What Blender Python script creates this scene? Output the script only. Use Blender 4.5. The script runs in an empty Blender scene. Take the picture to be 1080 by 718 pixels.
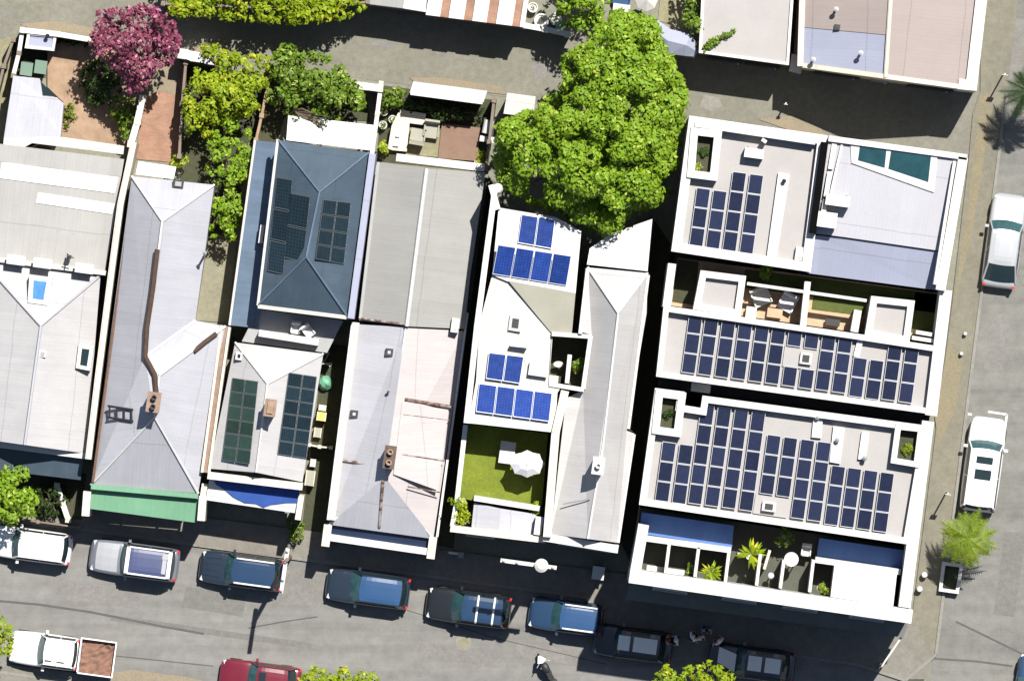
import bpy, bmesh, math, random
from mathutils import Vector, Matrix
random.seed(7)
R = math.radians
CH, SC = 600.0, 20.0                      # camera height in metres, photo pixels per metre at ground level
def P(px, py, z=0.0):
    k = (CH - z) / CH / SC
    return Vector(((px - 540) * k, (359 - py) * k, z))
TILT = R(-7.7)                            # the streets run 7.7 degrees off the picture's axes
D = Vector((math.cos(TILT), math.sin(TILT), 0)); U = Vector((-D.y, D.x, 0)); Z = Vector((0, 0, 1))
scene = bpy.context.scene
C = scene.collection
# ------------------------------------------------------------------ materials
def new_mat(name):
    m = bpy.data.materials.new(name); m.use_nodes = True
    nt = m.node_tree; nt.nodes.clear()
    o = nt.nodes.new('ShaderNodeOutputMaterial'); b = nt.nodes.new('ShaderNodeBsdfPrincipled')
    nt.links.new(b.outputs[0], o.inputs[0])
    return m, nt, b, o
def nd(nt, t, **kw):
    n = nt.nodes.new(t)
    for k, v in kw.items(): setattr(n, k, v)
    return n
def math_n(nt, op, a, b=None, c=None):
    n = nd(nt, 'ShaderNodeMath', operation=op)
    for i, v in enumerate((a, b, c)):
        if v is None: continue
        if isinstance(v, (int, float)): n.inputs[i].default_value = v
        else: nt.links.new(v, n.inputs[i])
    return n.outputs[0]
def noise(nt, vec, scale, detail=4, rough=.55):
    n = nd(nt, 'ShaderNodeTexNoise'); n.inputs['Scale'].default_value = scale
    n.inputs['Detail'].default_value = detail; n.inputs['Roughness'].default_value = rough
    nt.links.new(vec, n.inputs['Vector']); return n.outputs['Fac']
def scale_vec(nt, vec, s, rot=0):
    n = nd(nt, 'ShaderNodeMapping'); n.inputs['Scale'].default_value = s; n.inputs['Rotation'].default_value = (0, 0, rot)
    nt.links.new(vec, n.inputs['Vector']); return n.outputs[0]
def tint(nt, col, fac):
    """colour multiplied by a value"""
    n = nd(nt, 'ShaderNodeVectorMath', operation='SCALE'); n.inputs[0].default_value = col[:3]
    nt.links.new(fac, n.inputs['Scale']); return n.outputs[0]
def mixc(nt, fac, a, b):
    n = nd(nt, 'ShaderNodeMix', data_type='RGBA')
    nt.links.new(fac, n.inputs[0]) if not isinstance(fac, (int, float)) else setattr(n.inputs[0], 'default_value', fac)
    for i, v in ((6, a), (7, b)):
        if isinstance(v, tuple): n.inputs[i].default_value = (*v[:3], 1)
        else: nt.links.new(v, n.inputs[i])
    return n.outputs[2]
def pmat(name, col, var=.25, scale=1.2, rough=.8, fine=.15, metal=0, spec=.3, coat=0, bump=0):
    m, nt, b, o = new_mat(name)
    pos = nd(nt, 'ShaderNodeNewGeometry').outputs['Position']
    n1 = noise(nt, pos, scale, 5); n2 = noise(nt, pos, scale * 9, 3)
    v = math_n(nt, 'MULTIPLY_ADD', n1, var * 2, 1 - var)
    v = math_n(nt, 'ADD', v, math_n(nt, 'MULTIPLY_ADD', n2, fine * 2, -fine))
    nt.links.new(tint(nt, col, v), b.inputs['Base Color'])
    b.inputs['Roughness'].default_value = rough; b.inputs['Metallic'].default_value = metal
    b.inputs['Specular IOR Level'].default_value = spec
    if coat: b.inputs['Coat Weight'].default_value = coat; b.inputs['Coat Roughness'].default_value = .06
    if bump:
        bn = nd(nt, 'ShaderNodeBump'); bn.inputs['Strength'].default_value = bump; bn.inputs['Distance'].default_value = .03
        nt.links.new(n2, bn.inputs['Height']); nt.links.new(bn.outputs[0], b.inputs['Normal'])
    return m
def roofmat(name, col, stripe=.014, stain=.14, per=.19, rough=.55, streak=.11, rust=0, sheet=.03):
    """corrugated sheet: ribs run down the slope (UV in metres), sheets differ, rain streaks and stains"""
    m, nt, b, o = new_mat(name)
    uv = nd(nt, 'ShaderNodeUVMap').outputs[0]
    pos = nd(nt, 'ShaderNodeNewGeometry').outputs['Position']
    sx = nd(nt, 'ShaderNodeSeparateXYZ'); nt.links.new(uv, sx.inputs[0])
    s = math_n(nt, 'SINE', math_n(nt, 'MULTIPLY', sx.outputs[0], 2 * math.pi / per))
    n1 = noise(nt, pos, .55, 6, .6); n2 = noise(nt, scale_vec(nt, uv, (5, .35, 1)), 1.0, 4, .6); n3 = noise(nt, pos, 7, 3)
    cell = math_n(nt, 'FLOOR', math_n(nt, 'DIVIDE', sx.outputs[0], .76))
    wn = nd(nt, 'ShaderNodeTexWhiteNoise', noise_dimensions='1D'); nt.links.new(cell, wn.inputs['W'])
    v = math_n(nt, 'MULTIPLY_ADD', s, stripe, 1)
    v = math_n(nt, 'ADD', v, math_n(nt, 'MULTIPLY_ADD', n1, stain * 2, -stain))
    v = math_n(nt, 'ADD', v, math_n(nt, 'MULTIPLY_ADD', n2, streak * 2, -streak))
    v = math_n(nt, 'ADD', v, math_n(nt, 'MULTIPLY_ADD', n3, .10, -.05))
    v = math_n(nt, 'ADD', v, math_n(nt, 'MULTIPLY_ADD', wn.outputs['Value'], sheet * 2, -sheet))
    lap = math_n(nt, 'LESS_THAN', math_n(nt, 'FRACT', math_n(nt, 'DIVIDE', math_n(nt, 'ADD', sx.outputs[1], math_n(nt, 'MULTIPLY', wn.outputs['Value'], .06)), 3.1)), .018)
    v = math_n(nt, 'MULTIPLY', v, math_n(nt, 'MULTIPLY_ADD', lap, -.2, 1))
    spot = nd(nt, 'ShaderNodeMapRange'); spot.inputs['From Min'].default_value = .66; spot.inputs['From Max'].default_value = .74
    nt.links.new(noise(nt, pos, 4.5, 4, .6), spot.inputs['Value']); v = math_n(nt, 'MULTIPLY', v, math_n(nt, 'MULTIPLY_ADD', spot.outputs[0], -.16, 1))
    c = tint(nt, col, v)
    if rust:
        mr = nd(nt, 'ShaderNodeMapRange'); mr.inputs['From Min'].default_value = .62; mr.inputs['From Max'].default_value = .75
        nt.links.new(n2, mr.inputs['Value'])
        c = mixc(nt, math_n(nt, 'MULTIPLY', mr.outputs[0], rust), c, (.22, .13, .08))
    nt.links.new(c, b.inputs['Base Color'])
    b.inputs['Roughness'].default_value = rough; b.inputs['Specular IOR Level'].default_value = .25
    return m
def flatmat(name, col, rough=.5, metal=0, spec=.4, coat=0):
    return pmat(name, col, var=.08, scale=2.5, rough=rough, fine=.05, metal=metal, spec=spec, coat=coat)
def groundmat(name, col, col2, scale=.35, grit=.3, patch=.5, cracks=0, along=None):
    m, nt, b, o = new_mat(name)
    pos = nd(nt, 'ShaderNodeNewGeometry').outputs['Position']
    big = noise(nt, pos, scale, 7, .65); mid = noise(nt, pos, scale * 7, 5, .6); fin = noise(nt, pos, 14, 3, .7)
    mr = nd(nt, 'ShaderNodeMapRange'); mr.inputs['From Min'].default_value = .5 - patch * .35; mr.inputs['From Max'].default_value = .5 + patch * .35
    nt.links.new(big, mr.inputs['Value'])
    c = mixc(nt, mr.outputs[0], col, col2)
    v = math_n(nt, 'ADD', math_n(nt, 'MULTIPLY_ADD', fin, grit * 2, 1 - grit), math_n(nt, 'MULTIPLY_ADD', mid, .6, -.3))
    if along is not None:                  # wheel tracks and long stains along a street
        st = noise(nt, scale_vec(nt, pos, (.05, 1.1, 1), along), 1.0, 4, .6)
        v = math_n(nt, 'ADD', v, math_n(nt, 'MULTIPLY_ADD', st, .8, -.4))
    n = nd(nt, 'ShaderNodeVectorMath', operation='SCALE'); nt.links.new(c, n.inputs[0]); nt.links.new(v, n.inputs['Scale'])
    nt.links.new(n.outputs[0], b.inputs['Base Color'])
    b.inputs['Roughness'].default_value = .9; b.inputs['Specular IOR Level'].default_value = .2
    bn = nd(nt, 'ShaderNodeBump'); bn.inputs['Strength'].default_value = .4; bn.inputs['Distance'].default_value = .02
    nt.links.new(fin, bn.inputs['Height']); nt.links.new(bn.outputs[0], b.inputs['Normal'])
    return m
def brickmat(name, c1, c2, mortar, sx=1.0, rot=TILT, bw=.24, bh=.09):
    m, nt, b, o = new_mat(name)
    uv = nd(nt, 'ShaderNodeUVMap').outputs[0]
    br = nd(nt, 'ShaderNodeTexBrick'); nt.links.new(uv, br.inputs['Vector'])
    br.inputs['Scale'].default_value = sx; br.inputs['Brick Width'].default_value = bw; br.inputs['Row Height'].default_value = bh
    br.inputs['Mortar Size'].default_value = .012
    for k, c in (('Color1', c1), ('Color2', c2), ('Mortar', mortar)): br.inputs[k].default_value = (*c, 1)
    pos = nd(nt, 'ShaderNodeNewGeometry').outputs['Position']
    v = math_n(nt, 'MULTIPLY_ADD', noise(nt, pos, 1.6, 5), .9, .55)
    n = nd(nt, 'ShaderNodeVectorMath', operation='SCALE'); nt.links.new(br.outputs['Color'], n.inputs[0]); nt.links.new(v, n.inputs['Scale'])
    nt.links.new(n.outputs[0], b.inputs['Base Color']); b.inputs['Roughness'].default_value = .85
    return m
def patchy(name, c1, c2, lo=.45, hi=.6, scale=2.2):
    m, nt, b, o = new_mat(name)
    pos = nd(nt, 'ShaderNodeNewGeometry').outputs['Position']; mr = nd(nt, 'ShaderNodeMapRange'); mr.inputs['From Min'].default_value = lo; mr.inputs['From Max'].default_value = hi
    nt.links.new(noise(nt, pos, scale, 5, .6), mr.inputs['Value']); v = math_n(nt, 'MULTIPLY_ADD', noise(nt, pos, 11, 4), .6, .7)
    n = nd(nt, 'ShaderNodeVectorMath', operation='SCALE'); nt.links.new(mixc(nt, mr.outputs[0], c1, c2), n.inputs[0]); nt.links.new(v, n.inputs['Scale'])
    nt.links.new(n.outputs[0], b.inputs['Base Color']); b.inputs['Roughness'].default_value = .8
    return m
def whitemat(name, col, dirt=(.21, .195, .16)):
    """old white paint: clean areas, grey run-off streaks and dirty spots"""
    m, nt, b, o = new_mat(name)
    pos = nd(nt, 'ShaderNodeNewGeometry').outputs['Position']
    mr = nd(nt, 'ShaderNodeMapRange'); mr.inputs['From Min'].default_value = .55; mr.inputs['From Max'].default_value = .8
    nt.links.new(noise(nt, pos, 2.3, 7, .7), mr.inputs['Value'])
    m2 = nd(nt, 'ShaderNodeMapRange'); m2.inputs['From Min'].default_value = .6; m2.inputs['From Max'].default_value = .75
    nt.links.new(noise(nt, scale_vec(nt, pos, (6, 1.2, .5), -TILT), 1.0, 5, .65), m2.inputs['Value'])
    f = math_n(nt, 'MULTIPLY_ADD', m2.outputs[0], .35, math_n(nt, 'MULTIPLY', mr.outputs[0], .6)); f.node.use_clamp = True
    v = math_n(nt, 'MULTIPLY_ADD', noise(nt, pos, .5, 4), .3, .85)
    n = nd(nt, 'ShaderNodeVectorMath', operation='SCALE'); nt.links.new(mixc(nt, f, col, dirt), n.inputs[0]); nt.links.new(v, n.inputs['Scale'])
    nt.links.new(n.outputs[0], b.inputs['Base Color']); b.inputs['Roughness'].default_value = .6; b.inputs['Specular IOR Level'].default_value = .3
    return m
def leafmat(name, c1, c2, c3=None):
    m, nt, b, o = new_mat(name)
    g = nd(nt, 'ShaderNodeNewGeometry')
    n1 = noise(nt, g.outputs['Position'], .9, 3)
    f = math_n(nt, 'ADD', math_n(nt, 'MULTIPLY', g.outputs['Random Per Island'], .65), math_n(nt, 'MULTIPLY_ADD', n1, .9, -.28))
    f.node.use_clamp = True
    c = mixc(nt, f, c1, c2)
    if c3:
        c = mixc(nt, math_n(nt, 'GREATER_THAN', g.outputs['Random Per Island'], .9), c, c3)
    nt.links.new(c, b.inputs['Base Color']); b.inputs['Roughness'].default_value = .55; b.inputs['Specular IOR Level'].default_value = .25
    tr = nd(nt, 'ShaderNodeBsdfTranslucent'); nt.links.new(c, tr.inputs[0])
    mx = nd(nt, 'ShaderNodeMixShader'); mx.inputs[0].default_value = .28
    nt.links.new(b.outputs[0], mx.inputs[1]); nt.links.new(tr.outputs[0], mx.inputs[2]); nt.links.new(mx.outputs[0], o.inputs[0])
    return m
def panelmat(name, cell, line, grid=(6, 10), rough=.12, var=.3):
    m, nt, b, o = new_mat(name)
    uv = nd(nt, 'ShaderNodeUVMap').outputs[0]
    s = nd(nt, 'ShaderNodeSeparateXYZ'); nt.links.new(uv, s.inputs[0])
    gs = []
    for i, k in enumerate(grid):
        f = math_n(nt, 'FRACT', math_n(nt, 'MULTIPLY', s.outputs[i], k))
        gs.append(math_n(nt, 'LESS_THAN', math_n(nt, 'ABSOLUTE', math_n(nt, 'SUBTRACT', f, .5)), .46))
    fac = math_n(nt, 'MULTIPLY', gs[0], gs[1])
    pos = nd(nt, 'ShaderNodeNewGeometry').outputs['Position']
    oi = nd(nt, 'ShaderNodeObjectInfo').outputs['Random']
    v = math_n(nt, 'ADD', math_n(nt, 'MULTIPLY_ADD', noise(nt, pos, 3.5, 4), var * 2, 1 - var), math_n(nt, 'MULTIPLY_ADD', oi, .5, -.25))
    n = nd(nt, 'ShaderNodeVectorMath', operation='SCALE'); nt.links.new(mixc(nt, fac, line, cell), n.inputs[0]); nt.links.new(v, n.inputs['Scale'])
    nt.links.new(n.outputs[0], b.inputs['Base Color']); b.inputs['Roughness'].default_value = rough
    return m
# ------------------------------------------------------------------ mesh building
class MB:
    def __init__(s): s.v = []; s.f = []; s.m = []; s.uv = {}; s.smooth = False
    def face(s, pts, m=0, up=False, uv=None):
        pts = [Vector(p) for p in pts]
        if up:
            n = Vector((0, 0, 0))
            for i in range(len(pts)):
                a, b = pts[i], pts[(i + 1) % len(pts)]; n += a.cross(b)
            if n.z < 0: pts = pts[::-1]
        i0 = len(s.v); s.v += pts; s.f.append(list(range(i0, i0 + len(pts)))); s.m.append(m)
        if uv: s.uv[len(s.f) - 1] = uv
        return s
    def prism(s, poly, z0, z1, m=0, mtop=None, persp=True):
        """closed prism over a photo-pixel polygon whose top outline is measured at z1"""
        top = [P(x, y, z1) for x, y in poly]; bot = [Vector((p.x, p.y, z0)) for p in top]
        return s.solid(top, bot, m, mtop)
    def solid(s, top, bot, m=0, mtop=None):
        n = len(top)
        area = sum(top[i].x * top[(i + 1) % n].y - top[(i + 1) % n].x * top[i].y for i in range(n))
        if area < 0: top, bot = top[::-1], bot[::-1]
        s.face(top, m if mtop is None else mtop); s.face(bot[::-1], m)
        for i in range(n):
            j = (i + 1) % n; s.face([bot[i], bot[j], top[j], top[i]], m)
        return s
    def rail(s, a, b, w, z0, z1, m=0, za=None):
        """straight wall piece of width w metres between two photo pixels"""
        z1 += .0035 * (len(s.f) // 6 % 5) + .0013 * (abs(int(a[0] * 7 + b[1] * 3)) % 7)   # pieces that meet never share a plane
        A, B = P(*a, z1), P(*b, z1); d = (B - A).normalized(); n = Vector((-d.y, d.x, 0)) * w / 2
        top = [A - n, B - n, B + n, A + n]; bot = [Vector((p.x, p.y, z0)) for p in top]
        return s.solid(top, bot, m)
    def box(s, c, size, rot=TILT, m=0, tilt=0):
        c = Vector(c); X, Y, Zs = [x / 2 for x in size]
        M = Matrix.Rotation(rot, 3, 'Z') @ Matrix.Rotation(tilt, 3, 'X')
        co = lambda x, y, z: c + M @ Vector((x * X, y * Y, z * Zs))
        return s.solid([co(-1, -1, 1), co(1, -1, 1), co(1, 1, 1), co(-1, 1, 1)], [co(-1, -1, -1), co(1, -1, -1), co(1, 1, -1), co(-1, 1, -1)], m)
    def tube(s, pts, r, n=8, m=0, r2=None, cap=True):
        pts = [Vector(p) for p in pts]; rings = []
        for i, p in enumerate(pts):
            d = (pts[min(i + 1, len(pts) - 1)] - pts[max(i - 1, 0)]).normalized()
            a = d.cross(Vector((.3, .9, .1))); a = (a if a.length > .05 else d.cross(Vector((1, 0, 0)))).normalized(); b = d.cross(a)
            rr = r if r2 is None else r + (r2 - r) * i / max(1, len(pts) - 1)
            i0 = len(s.v)
            s.v += [p + (a * math.cos(t) + b * math.sin(t)) * rr for t in [2 * math.pi * k / n for k in range(n)]]
            rings.append(list(range(i0, i0 + n)))
        for A, B in zip(rings, rings[1:]):
            for k in range(n): s.f.append([A[k], A[(k + 1) % n], B[(k + 1) % n], B[k]]); s.m.append(m)
        if cap:
            s.f += [rings[0][::-1], rings[-1]]; s.m += [m, m]
        return s
    def lathe(s, c, prof, n=16, m=0):
        c = Vector(c); rings = []
        for r, z in prof:
            i0 = len(s.v); s.v += [c + Vector((r * math.cos(2 * math.pi * k / n), r * math.sin(2 * math.pi * k / n), z)) for k in range(n)]
            rings.append(list(range(i0, i0 + n)))
        for A, B in zip(rings, rings[1:]):
            for k in range(n): s.f.append([A[k], A[(k + 1) % n], B[(k + 1) % n], B[k]]); s.m.append(m)
        s.f += [rings[0][::-1], rings[-1]]; s.m += [m, m]
        return s
    def build(s, name, mats, parent=None, origin=None, smooth=False, link=True):
        mats = mats if isinstance(mats, (list, tuple)) else [mats]
        org = Vector(origin) if origin is not None else (root_loc(parent) if parent else Vector((0, 0, 0)))
        me = bpy.data.meshes.new(name)
        me.from_pydata([tuple(v - org) for v in s.v], [], s.f)
        for m in mats: me.materials.append(m)
        me.polygons.foreach_set('material_index', s.m)
        if smooth: me.polygons.foreach_set('use_smooth', [True] * len(me.polygons))
        ul = me.uv_layers.new(name='UVMap').data
        for p in me.polygons:
            if p.index in s.uv:
                for li, t in zip(p.loop_indices, s.uv[p.index]): ul[li].uv = t
                continue
            n = p.normal
            if abs(n.z) > .9985: u, v = D, U
            else:
                u = Z.cross(n)
                u = u.normalized() if u.length > 1e-6 else D; v = n.cross(u)
            for li in p.loop_indices:
                co = s.v[me.loops[li].vertex_index]; ul[li].uv = (co.dot(u), co.dot(v))
        o = bpy.data.objects.new(name, me)
        C.objects.link(o)
        if parent: o.parent = parent
        elif origin is not None: o.location = org
        return o
def root_loc(o):
    while o.parent: o = o.parent
    return o.location.copy()
def tag(o, label, cat, group=None, kind=None):
    if label: o['label'] = label
    if cat: o['category'] = cat
    if group: o['group'] = group
    if kind: o['kind'] = kind
    return o
def thing(name, label, cat, loc, group=None, rot=0):
    o = bpy.data.objects.new(name, None); C.objects.link(o)
    o.location = loc; o.rotation_euler = (0, 0, rot); o.empty_display_size = .3
    return tag(o, label, cat, group)
def tpx(name, label, cat, px, py, z=0, group=None): return thing(name, label, cat, P(px, py, z), group)
def struct(name, mb, mat): o = mb.build(name, mat); o['kind'] = 'structure'; return o
def offset(poly, d):
    """inset a pixel polygon by d pixels (positive = inwards)"""
    n = len(poly); a = sum(poly[i][0] * poly[(i + 1) % n][1] - poly[(i + 1) % n][0] * poly[i][1] for i in range(n))
    sg = 1 if a > 0 else -1; out = []
    for i in range(n):
        p0, p1, p2 = Vector(poly[i - 1]), Vector(poly[i]), Vector(poly[(i + 1) % n])
        d1, d2 = (p1 - p0).normalized(), (p2 - p1).normalized()
        n1, n2 = Vector((-d1.y, d1.x)) * sg, Vector((-d2.y, d2.x)) * sg
        b = n1 + n2; b = b / max(.3, b.dot(n1)) if b.length > 1e-6 else n1
        out.append(tuple(p1 + b * d))
    return out
def ring(mb, poly, w, z0, z1, m=0):
    """a parapet of width w pixels round a polygon"""
    inn = offset(poly, w); n = len(poly)
    to = [P(x, y, z1) for x, y in poly]; ti = [P(x, y, z1) for x, y in inn]
    dn = lambda p: Vector((p.x, p.y, z0))
    for i in range(n):
        j = (i + 1) % n
        mb.face([to[i], to[j], ti[j], ti[i]], m, up=True)
        mb.face([dn(to[i]), dn(to[j]), to[j], to[i]], m); mb.face([dn(ti[j]), dn(ti[i]), ti[i], ti[j]], m)
    return mb
def roof_faces(mb, faces, m=0, thick=.12):
    """sloping roof sheets given as lists of (px, py, z); the outer rim gets a fascia"""
    fs = [[P(*p) for p in f] for f in faces]
    for f in fs: mb.face(f, m, up=True)
    for a, b in rim(fs):
        mb.face([a, b, b - Z * thick, a - Z * thick], m)
    return fs
def rim(fs):
    key = lambda p: (round(p.x, 3), round(p.y, 3), round(p.z, 3)); cnt = {}
    for f in fs:
        for i in range(len(f)):
            a, b = f[i], f[(i + 1) % len(f)]; k = tuple(sorted((key(a), key(b)))); cnt.setdefault(k, []).append((a, b))
    return [v[0] for v in cnt.values() if len(v) == 1]
def skirt(mb, fs, inset=.12, m=0, z0=0, drop=.06):
    """house walls: the roof rim brought down to the ground, a little inside the eaves"""
    pts = [p for f in fs for p in f]; c = sum(pts, Vector()) / len(pts)
    def sh(p, z):
        d = Vector((p.x - c.x, p.y - c.y)); k = max(0, 1 - inset / max(.3, d.length)) if d.length else 1
        return Vector((c.x + d.x * k, c.y + d.y * k, z))
    for a, b in rim(fs): mb.face([sh(a, z0), sh(b, z0), sh(b, b.z - drop), sh(a, a.z - drop)], m)
    return mb
def plane_z(a, b, c):
    """height of the plane through three (px, py, z) points, as a function of photo pixels"""
    A, B, Cc = Vector(a), Vector(b), Vector(c); n = (B - A).cross(Cc - A)
    return lambda x, y: A.z - (n.x * (x - A.x) + n.y * (y - A.y)) / n.z
def lerp(a, b, t): return tuple(x + (y - x) * t for x, y in zip(a, b))
# ------------------------------------------------------------------ light, sky, camera
AZ = Vector((.48, .877))                  # horizontal direction towards the sun (up the picture and to its right)
ELEV = R(61)
w = bpy.data.worlds.new("World"); scene.world = w; w.use_nodes = True
nt = w.node_tree; bg = nt.nodes['Background']
sky = nt.nodes.new('ShaderNodeTexSky'); sky.sky_type = 'NISHITA'; sky.sun_disc = False
sky.sun_elevation = ELEV; sky.sun_rotation = math.atan2(AZ.x, AZ.y); sky.air_density = 1.0; sky.dust_density = 1.0; sky.ozone_density = 1.0
nt.links.new(sky.outputs[0], bg.inputs[0]); bg.inputs[1].default_value = .05
sl = bpy.data.lights.new('sun', 'SUN'); sl.energy = 5.0; sl.angle = R(.5); sl.color = (1, .955, .88)
so = bpy.data.objects.new('sun', sl); C.objects.link(so)
sd = Vector((AZ.x * math.cos(ELEV), AZ.y * math.cos(ELEV), math.sin(ELEV)))
so.rotation_euler = sd.to_track_quat('Z', 'Y').to_euler(); so.location = sd * 80
cd = bpy.data.cameras.new('camera'); cam = bpy.data.objects.new('camera', cd); C.objects.link(cam)
cam.location = (0, 0, CH); cam.rotation_euler = (0, 0, 0); cd.sensor_width = 36; cd.lens = 36 * CH / 54.0
cd.clip_start = 10; cd.clip_end = 3000; scene.camera = cam
vs = scene.view_settings; vs.view_transform = 'Standard'; vs.look = 'None'; vs.gamma = 1; vs.use_curve_mapping = False; vs.exposure = 1.03
scene.cycles.max_bounces = 6; scene.cycles.transparent_max_bounces = 6
# ------------------------------------------------------------------ palette
M = {}
M['ground'] = groundmat('bare_ground', (.17, .165, .135), (.12, .125, .095), .5)
M['asphalt'] = groundmat('asphalt', (.158, .155, .149), (.12, .119, .113), .22, .18, .9, along=-TILT)
M['asphalt2'] = groundmat('asphalt_side', (.15, .147, .138), (.112, .112, .104), .25, .2, .9, along=-TILT + R(90))
M['paving'] = groundmat('footpath_concrete', (.16, .15, .135), (.12, .114, .096), .4, .2, .8)
M['brownpath'] = groundmat('worn_footpath', (.15, .138, .105), (.11, .108, .088), .45, .2, .9)
M['brownpath2'] = groundmat('stained_footpath', (.175, .145, .09), (.125, .118, .088), 1.2, .3, .9)
M['lane'] = groundmat('lane_gravel', (.16, .152, .132), (.112, .112, .088), .45, .24, .9)
M['kerb'] = groundmat('kerb_stone', (.19, .185, .17), (.13, .128, .115), .8, .2, .8)
M['tar'] = pmat('tar_seal', (.05, .05, .048), rough=.6)
M['concrete'] = groundmat('yard_concrete', (.19, .18, .135), (.13, .125, .085), .7, .16, .8)
M['brick'] = brickmat('brick_paving', (.235, .115, .07), (.19, .09, .06), (.2, .15, .11))
M['brickwall'] = brickmat('brick_wall', (.20, .115, .08), (.155, .09, .065), (.19, .165, .14))
M['deck'] = pmat('brown_decking', (.15, .095, .07), .2, 2, fine=.25)
M['peach'] = pmat('pale_timber_decking', (.225, .155, .105), .5, 1.6, fine=.2)
M['peach_light'] = pmat('light_timber_decking', (.36, .25, .165), .3, 1.6, fine=.2)
M['gravel'] = groundmat('olive_gravel', (.2, .185, .12), (.14, .135, .08), .8, .35, .8)
M['lawn'] = groundmat('lawn_soil', (.075, .09, .025), (.045, .06, .016), 1.2, .35, .8)
M['turf'] = groundmat('artificial_turf', (.13, .155, .018), (.075, .10, .012), 1.1, .45, .7)
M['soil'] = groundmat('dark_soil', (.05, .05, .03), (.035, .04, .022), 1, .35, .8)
M['white'] = whitemat('white_paint', (.42, .416, .408), (.19, .18, .15))
M['grey_render'] = pmat('grey_render', (.17, .165, .155), .2, .7, .85, .08)
M['cream'] = whitemat('cream_render', (.43, .395, .33), (.17, .13, .09))
M['render'] = pmat('painted_render', (.36, .345, .32), .15, .6, .85, .06)
M['beige'] = pmat('beige_sheet', (.235, .23, .19), .15, 1.0, .7, .06)
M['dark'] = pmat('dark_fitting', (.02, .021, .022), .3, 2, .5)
M['void'] = pmat('black_gutter', (.004, .004, .004), rough=1, spec=0)  # black that paints the shade inside a narrow gap
M['grey'] = pmat('grey_metal', (.22, .225, .23), .15, 2, .45)
M['alu'] = pmat('aluminium', (.62, .64, .66), .1, 3, .35, metal=.3)
M['awning_grey'] = pmat('street_awning_grey', (.10, .105, .10), .25, 1.5, .7)
M['steel'] = pmat('galvanised_steel', (.34, .35, .36), .2, 3, .4, metal=.4)
M['rust'] = pmat('rusty_iron', (.10, .055, .035), .5, 4, .85, .3)
M['darkrust'] = pmat('dark_rusted_iron', (.05, .03, .022), .5, 4, .85, .3)
M['panel_frame'] = pmat('dull_panel_frame', (.07, .08, .085), .2, 3, .4)
M['timber'] = pmat('grey_timber', (.14, .115, .09), .3, 3, .85, .2)
M['glass'] = pmat('dark_glass', (.012, .022, .025), .2, 1, .06, .02, spec=.6)
M['tealglass'] = pmat('teal_window_glass', (.013, .045, .055), .45, 2, .08, .1, spec=.6)
M['blueglass'] = pmat('blue_skylight_glass', (.06, .17, .42), .4, 3, .12, .1)
M['panel_dark'] = panelmat('mono_solar_cells', (.010, .0135, .033), (.022, .027, .052), (6, 10))
M['panel_blue'] = panelmat('poly_solar_cells', (.011, .030, .155), (.03, .065, .22), (6, 10), .2, .5)
M['panel_black'] = panelmat('black_solar_cells', (.006, .013, .018), (.022, .036, .043), (6, 9), .16, .35)
M['panel_green'] = panelmat('old_solar_cells', (.013, .028, .022), (.035, .055, .047), (6, 9), .22, .35)
M['roof_lav'] = roofmat('pale_zincalume', (.285, .288, .318))
M['roof_light'] = roofmat('light_grey_iron', (.30, .297, .303))
M['roof_shell'] = roofmat('pale_pinkish_iron', (.315, .292, .295), stain=.12)
M['roof_navy'] = roofmat('navy_iron', (.012, .022, .055), stain=.3)
M['patchrust'] = patchy('patchy_rust', (.085, .04, .024), (.27, .25, .24))
M['chimneydark'] = brickmat('sooty_brick', (.085, .055, .04), (.06, .04, .03), (.07, .06, .05))
M['roof_warm'] = roofmat('warm_grey_iron', (.25, .247, .24), rust=.0)
M['roof_olive'] = roofmat('weathered_grey_iron', (.205, .205, .198), stain=.12)
M['roof_white'] = roofmat('white_iron', (.43, .43, .43), stain=.06, streak=.05, sheet=.03)
M['roof_offwhite'] = roofmat('offwhite_iron', (.36, .354, .335), stain=.08, streak=.06)
M['roof_blue'] = roofmat('slate_blue_iron', (.042, .062, .085), stain=.4, streak=.12)
M['roof_bluelight'] = roofmat('blue_grey_iron', (.075, .108, .155), stain=.35, streak=.25, per=.4)
M['roof_flat'] = pmat('pale_roof_membrane', (.262, .252, .25), .10, .7, .8, .05)
M['roof_pink'] = roofmat('pinkish_iron', (.228, .195, .185), stain=.10, streak=.05)
M['roof_lilac'] = roofmat('lilac_iron', (.222, .238, .31), stain=.06, streak=.04)
M['roof_green'] = roofmat('green_verandah_iron', (.095, .21, .13), stain=.2, per=.3)
M['roof_terr'] = roofmat('terrace_awning_iron', (.075, .15, .37), stain=.3)
M['roof_pale'] = roofmat('very_pale_iron', (.295, .297, .325), stain=.06, streak=.05)
M['terrace_floor'] = pmat('dark_terrace_tiles', (.055, .058, .045), .3, 1.2, .8, .15)
M['tarp_blue'] = pmat('blue_tarpaulin', (.018, .055, .22), .35, 2, .6)  # shade tone for the slab on the white verandah roof
M['clear'] = roofmat('translucent_sheet', (.50, .50, .495), stain=.03, streak=.03, stripe=.03, sheet=.01)
# ------------------------------------------------------------------ ground, streets, lane
def sheet(name, poly, z, mat):
    m = MB(); m.face([P(x, y, z) for x, y in poly], up=True); return struct(name, m, M[mat])
g = MB(); g.face([(-900, -900, 0), (900, -900, 0), (900, 900, 0), (-900, 900, 0)]); struct('ground', g, M['ground'])
L = lambda x: 548 + .135 * x               # kerb of the long street, in photo pixels
K = lambda y: 1030 - .126 * (y - 350)      # kerb of the side street
far = 3000
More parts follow.
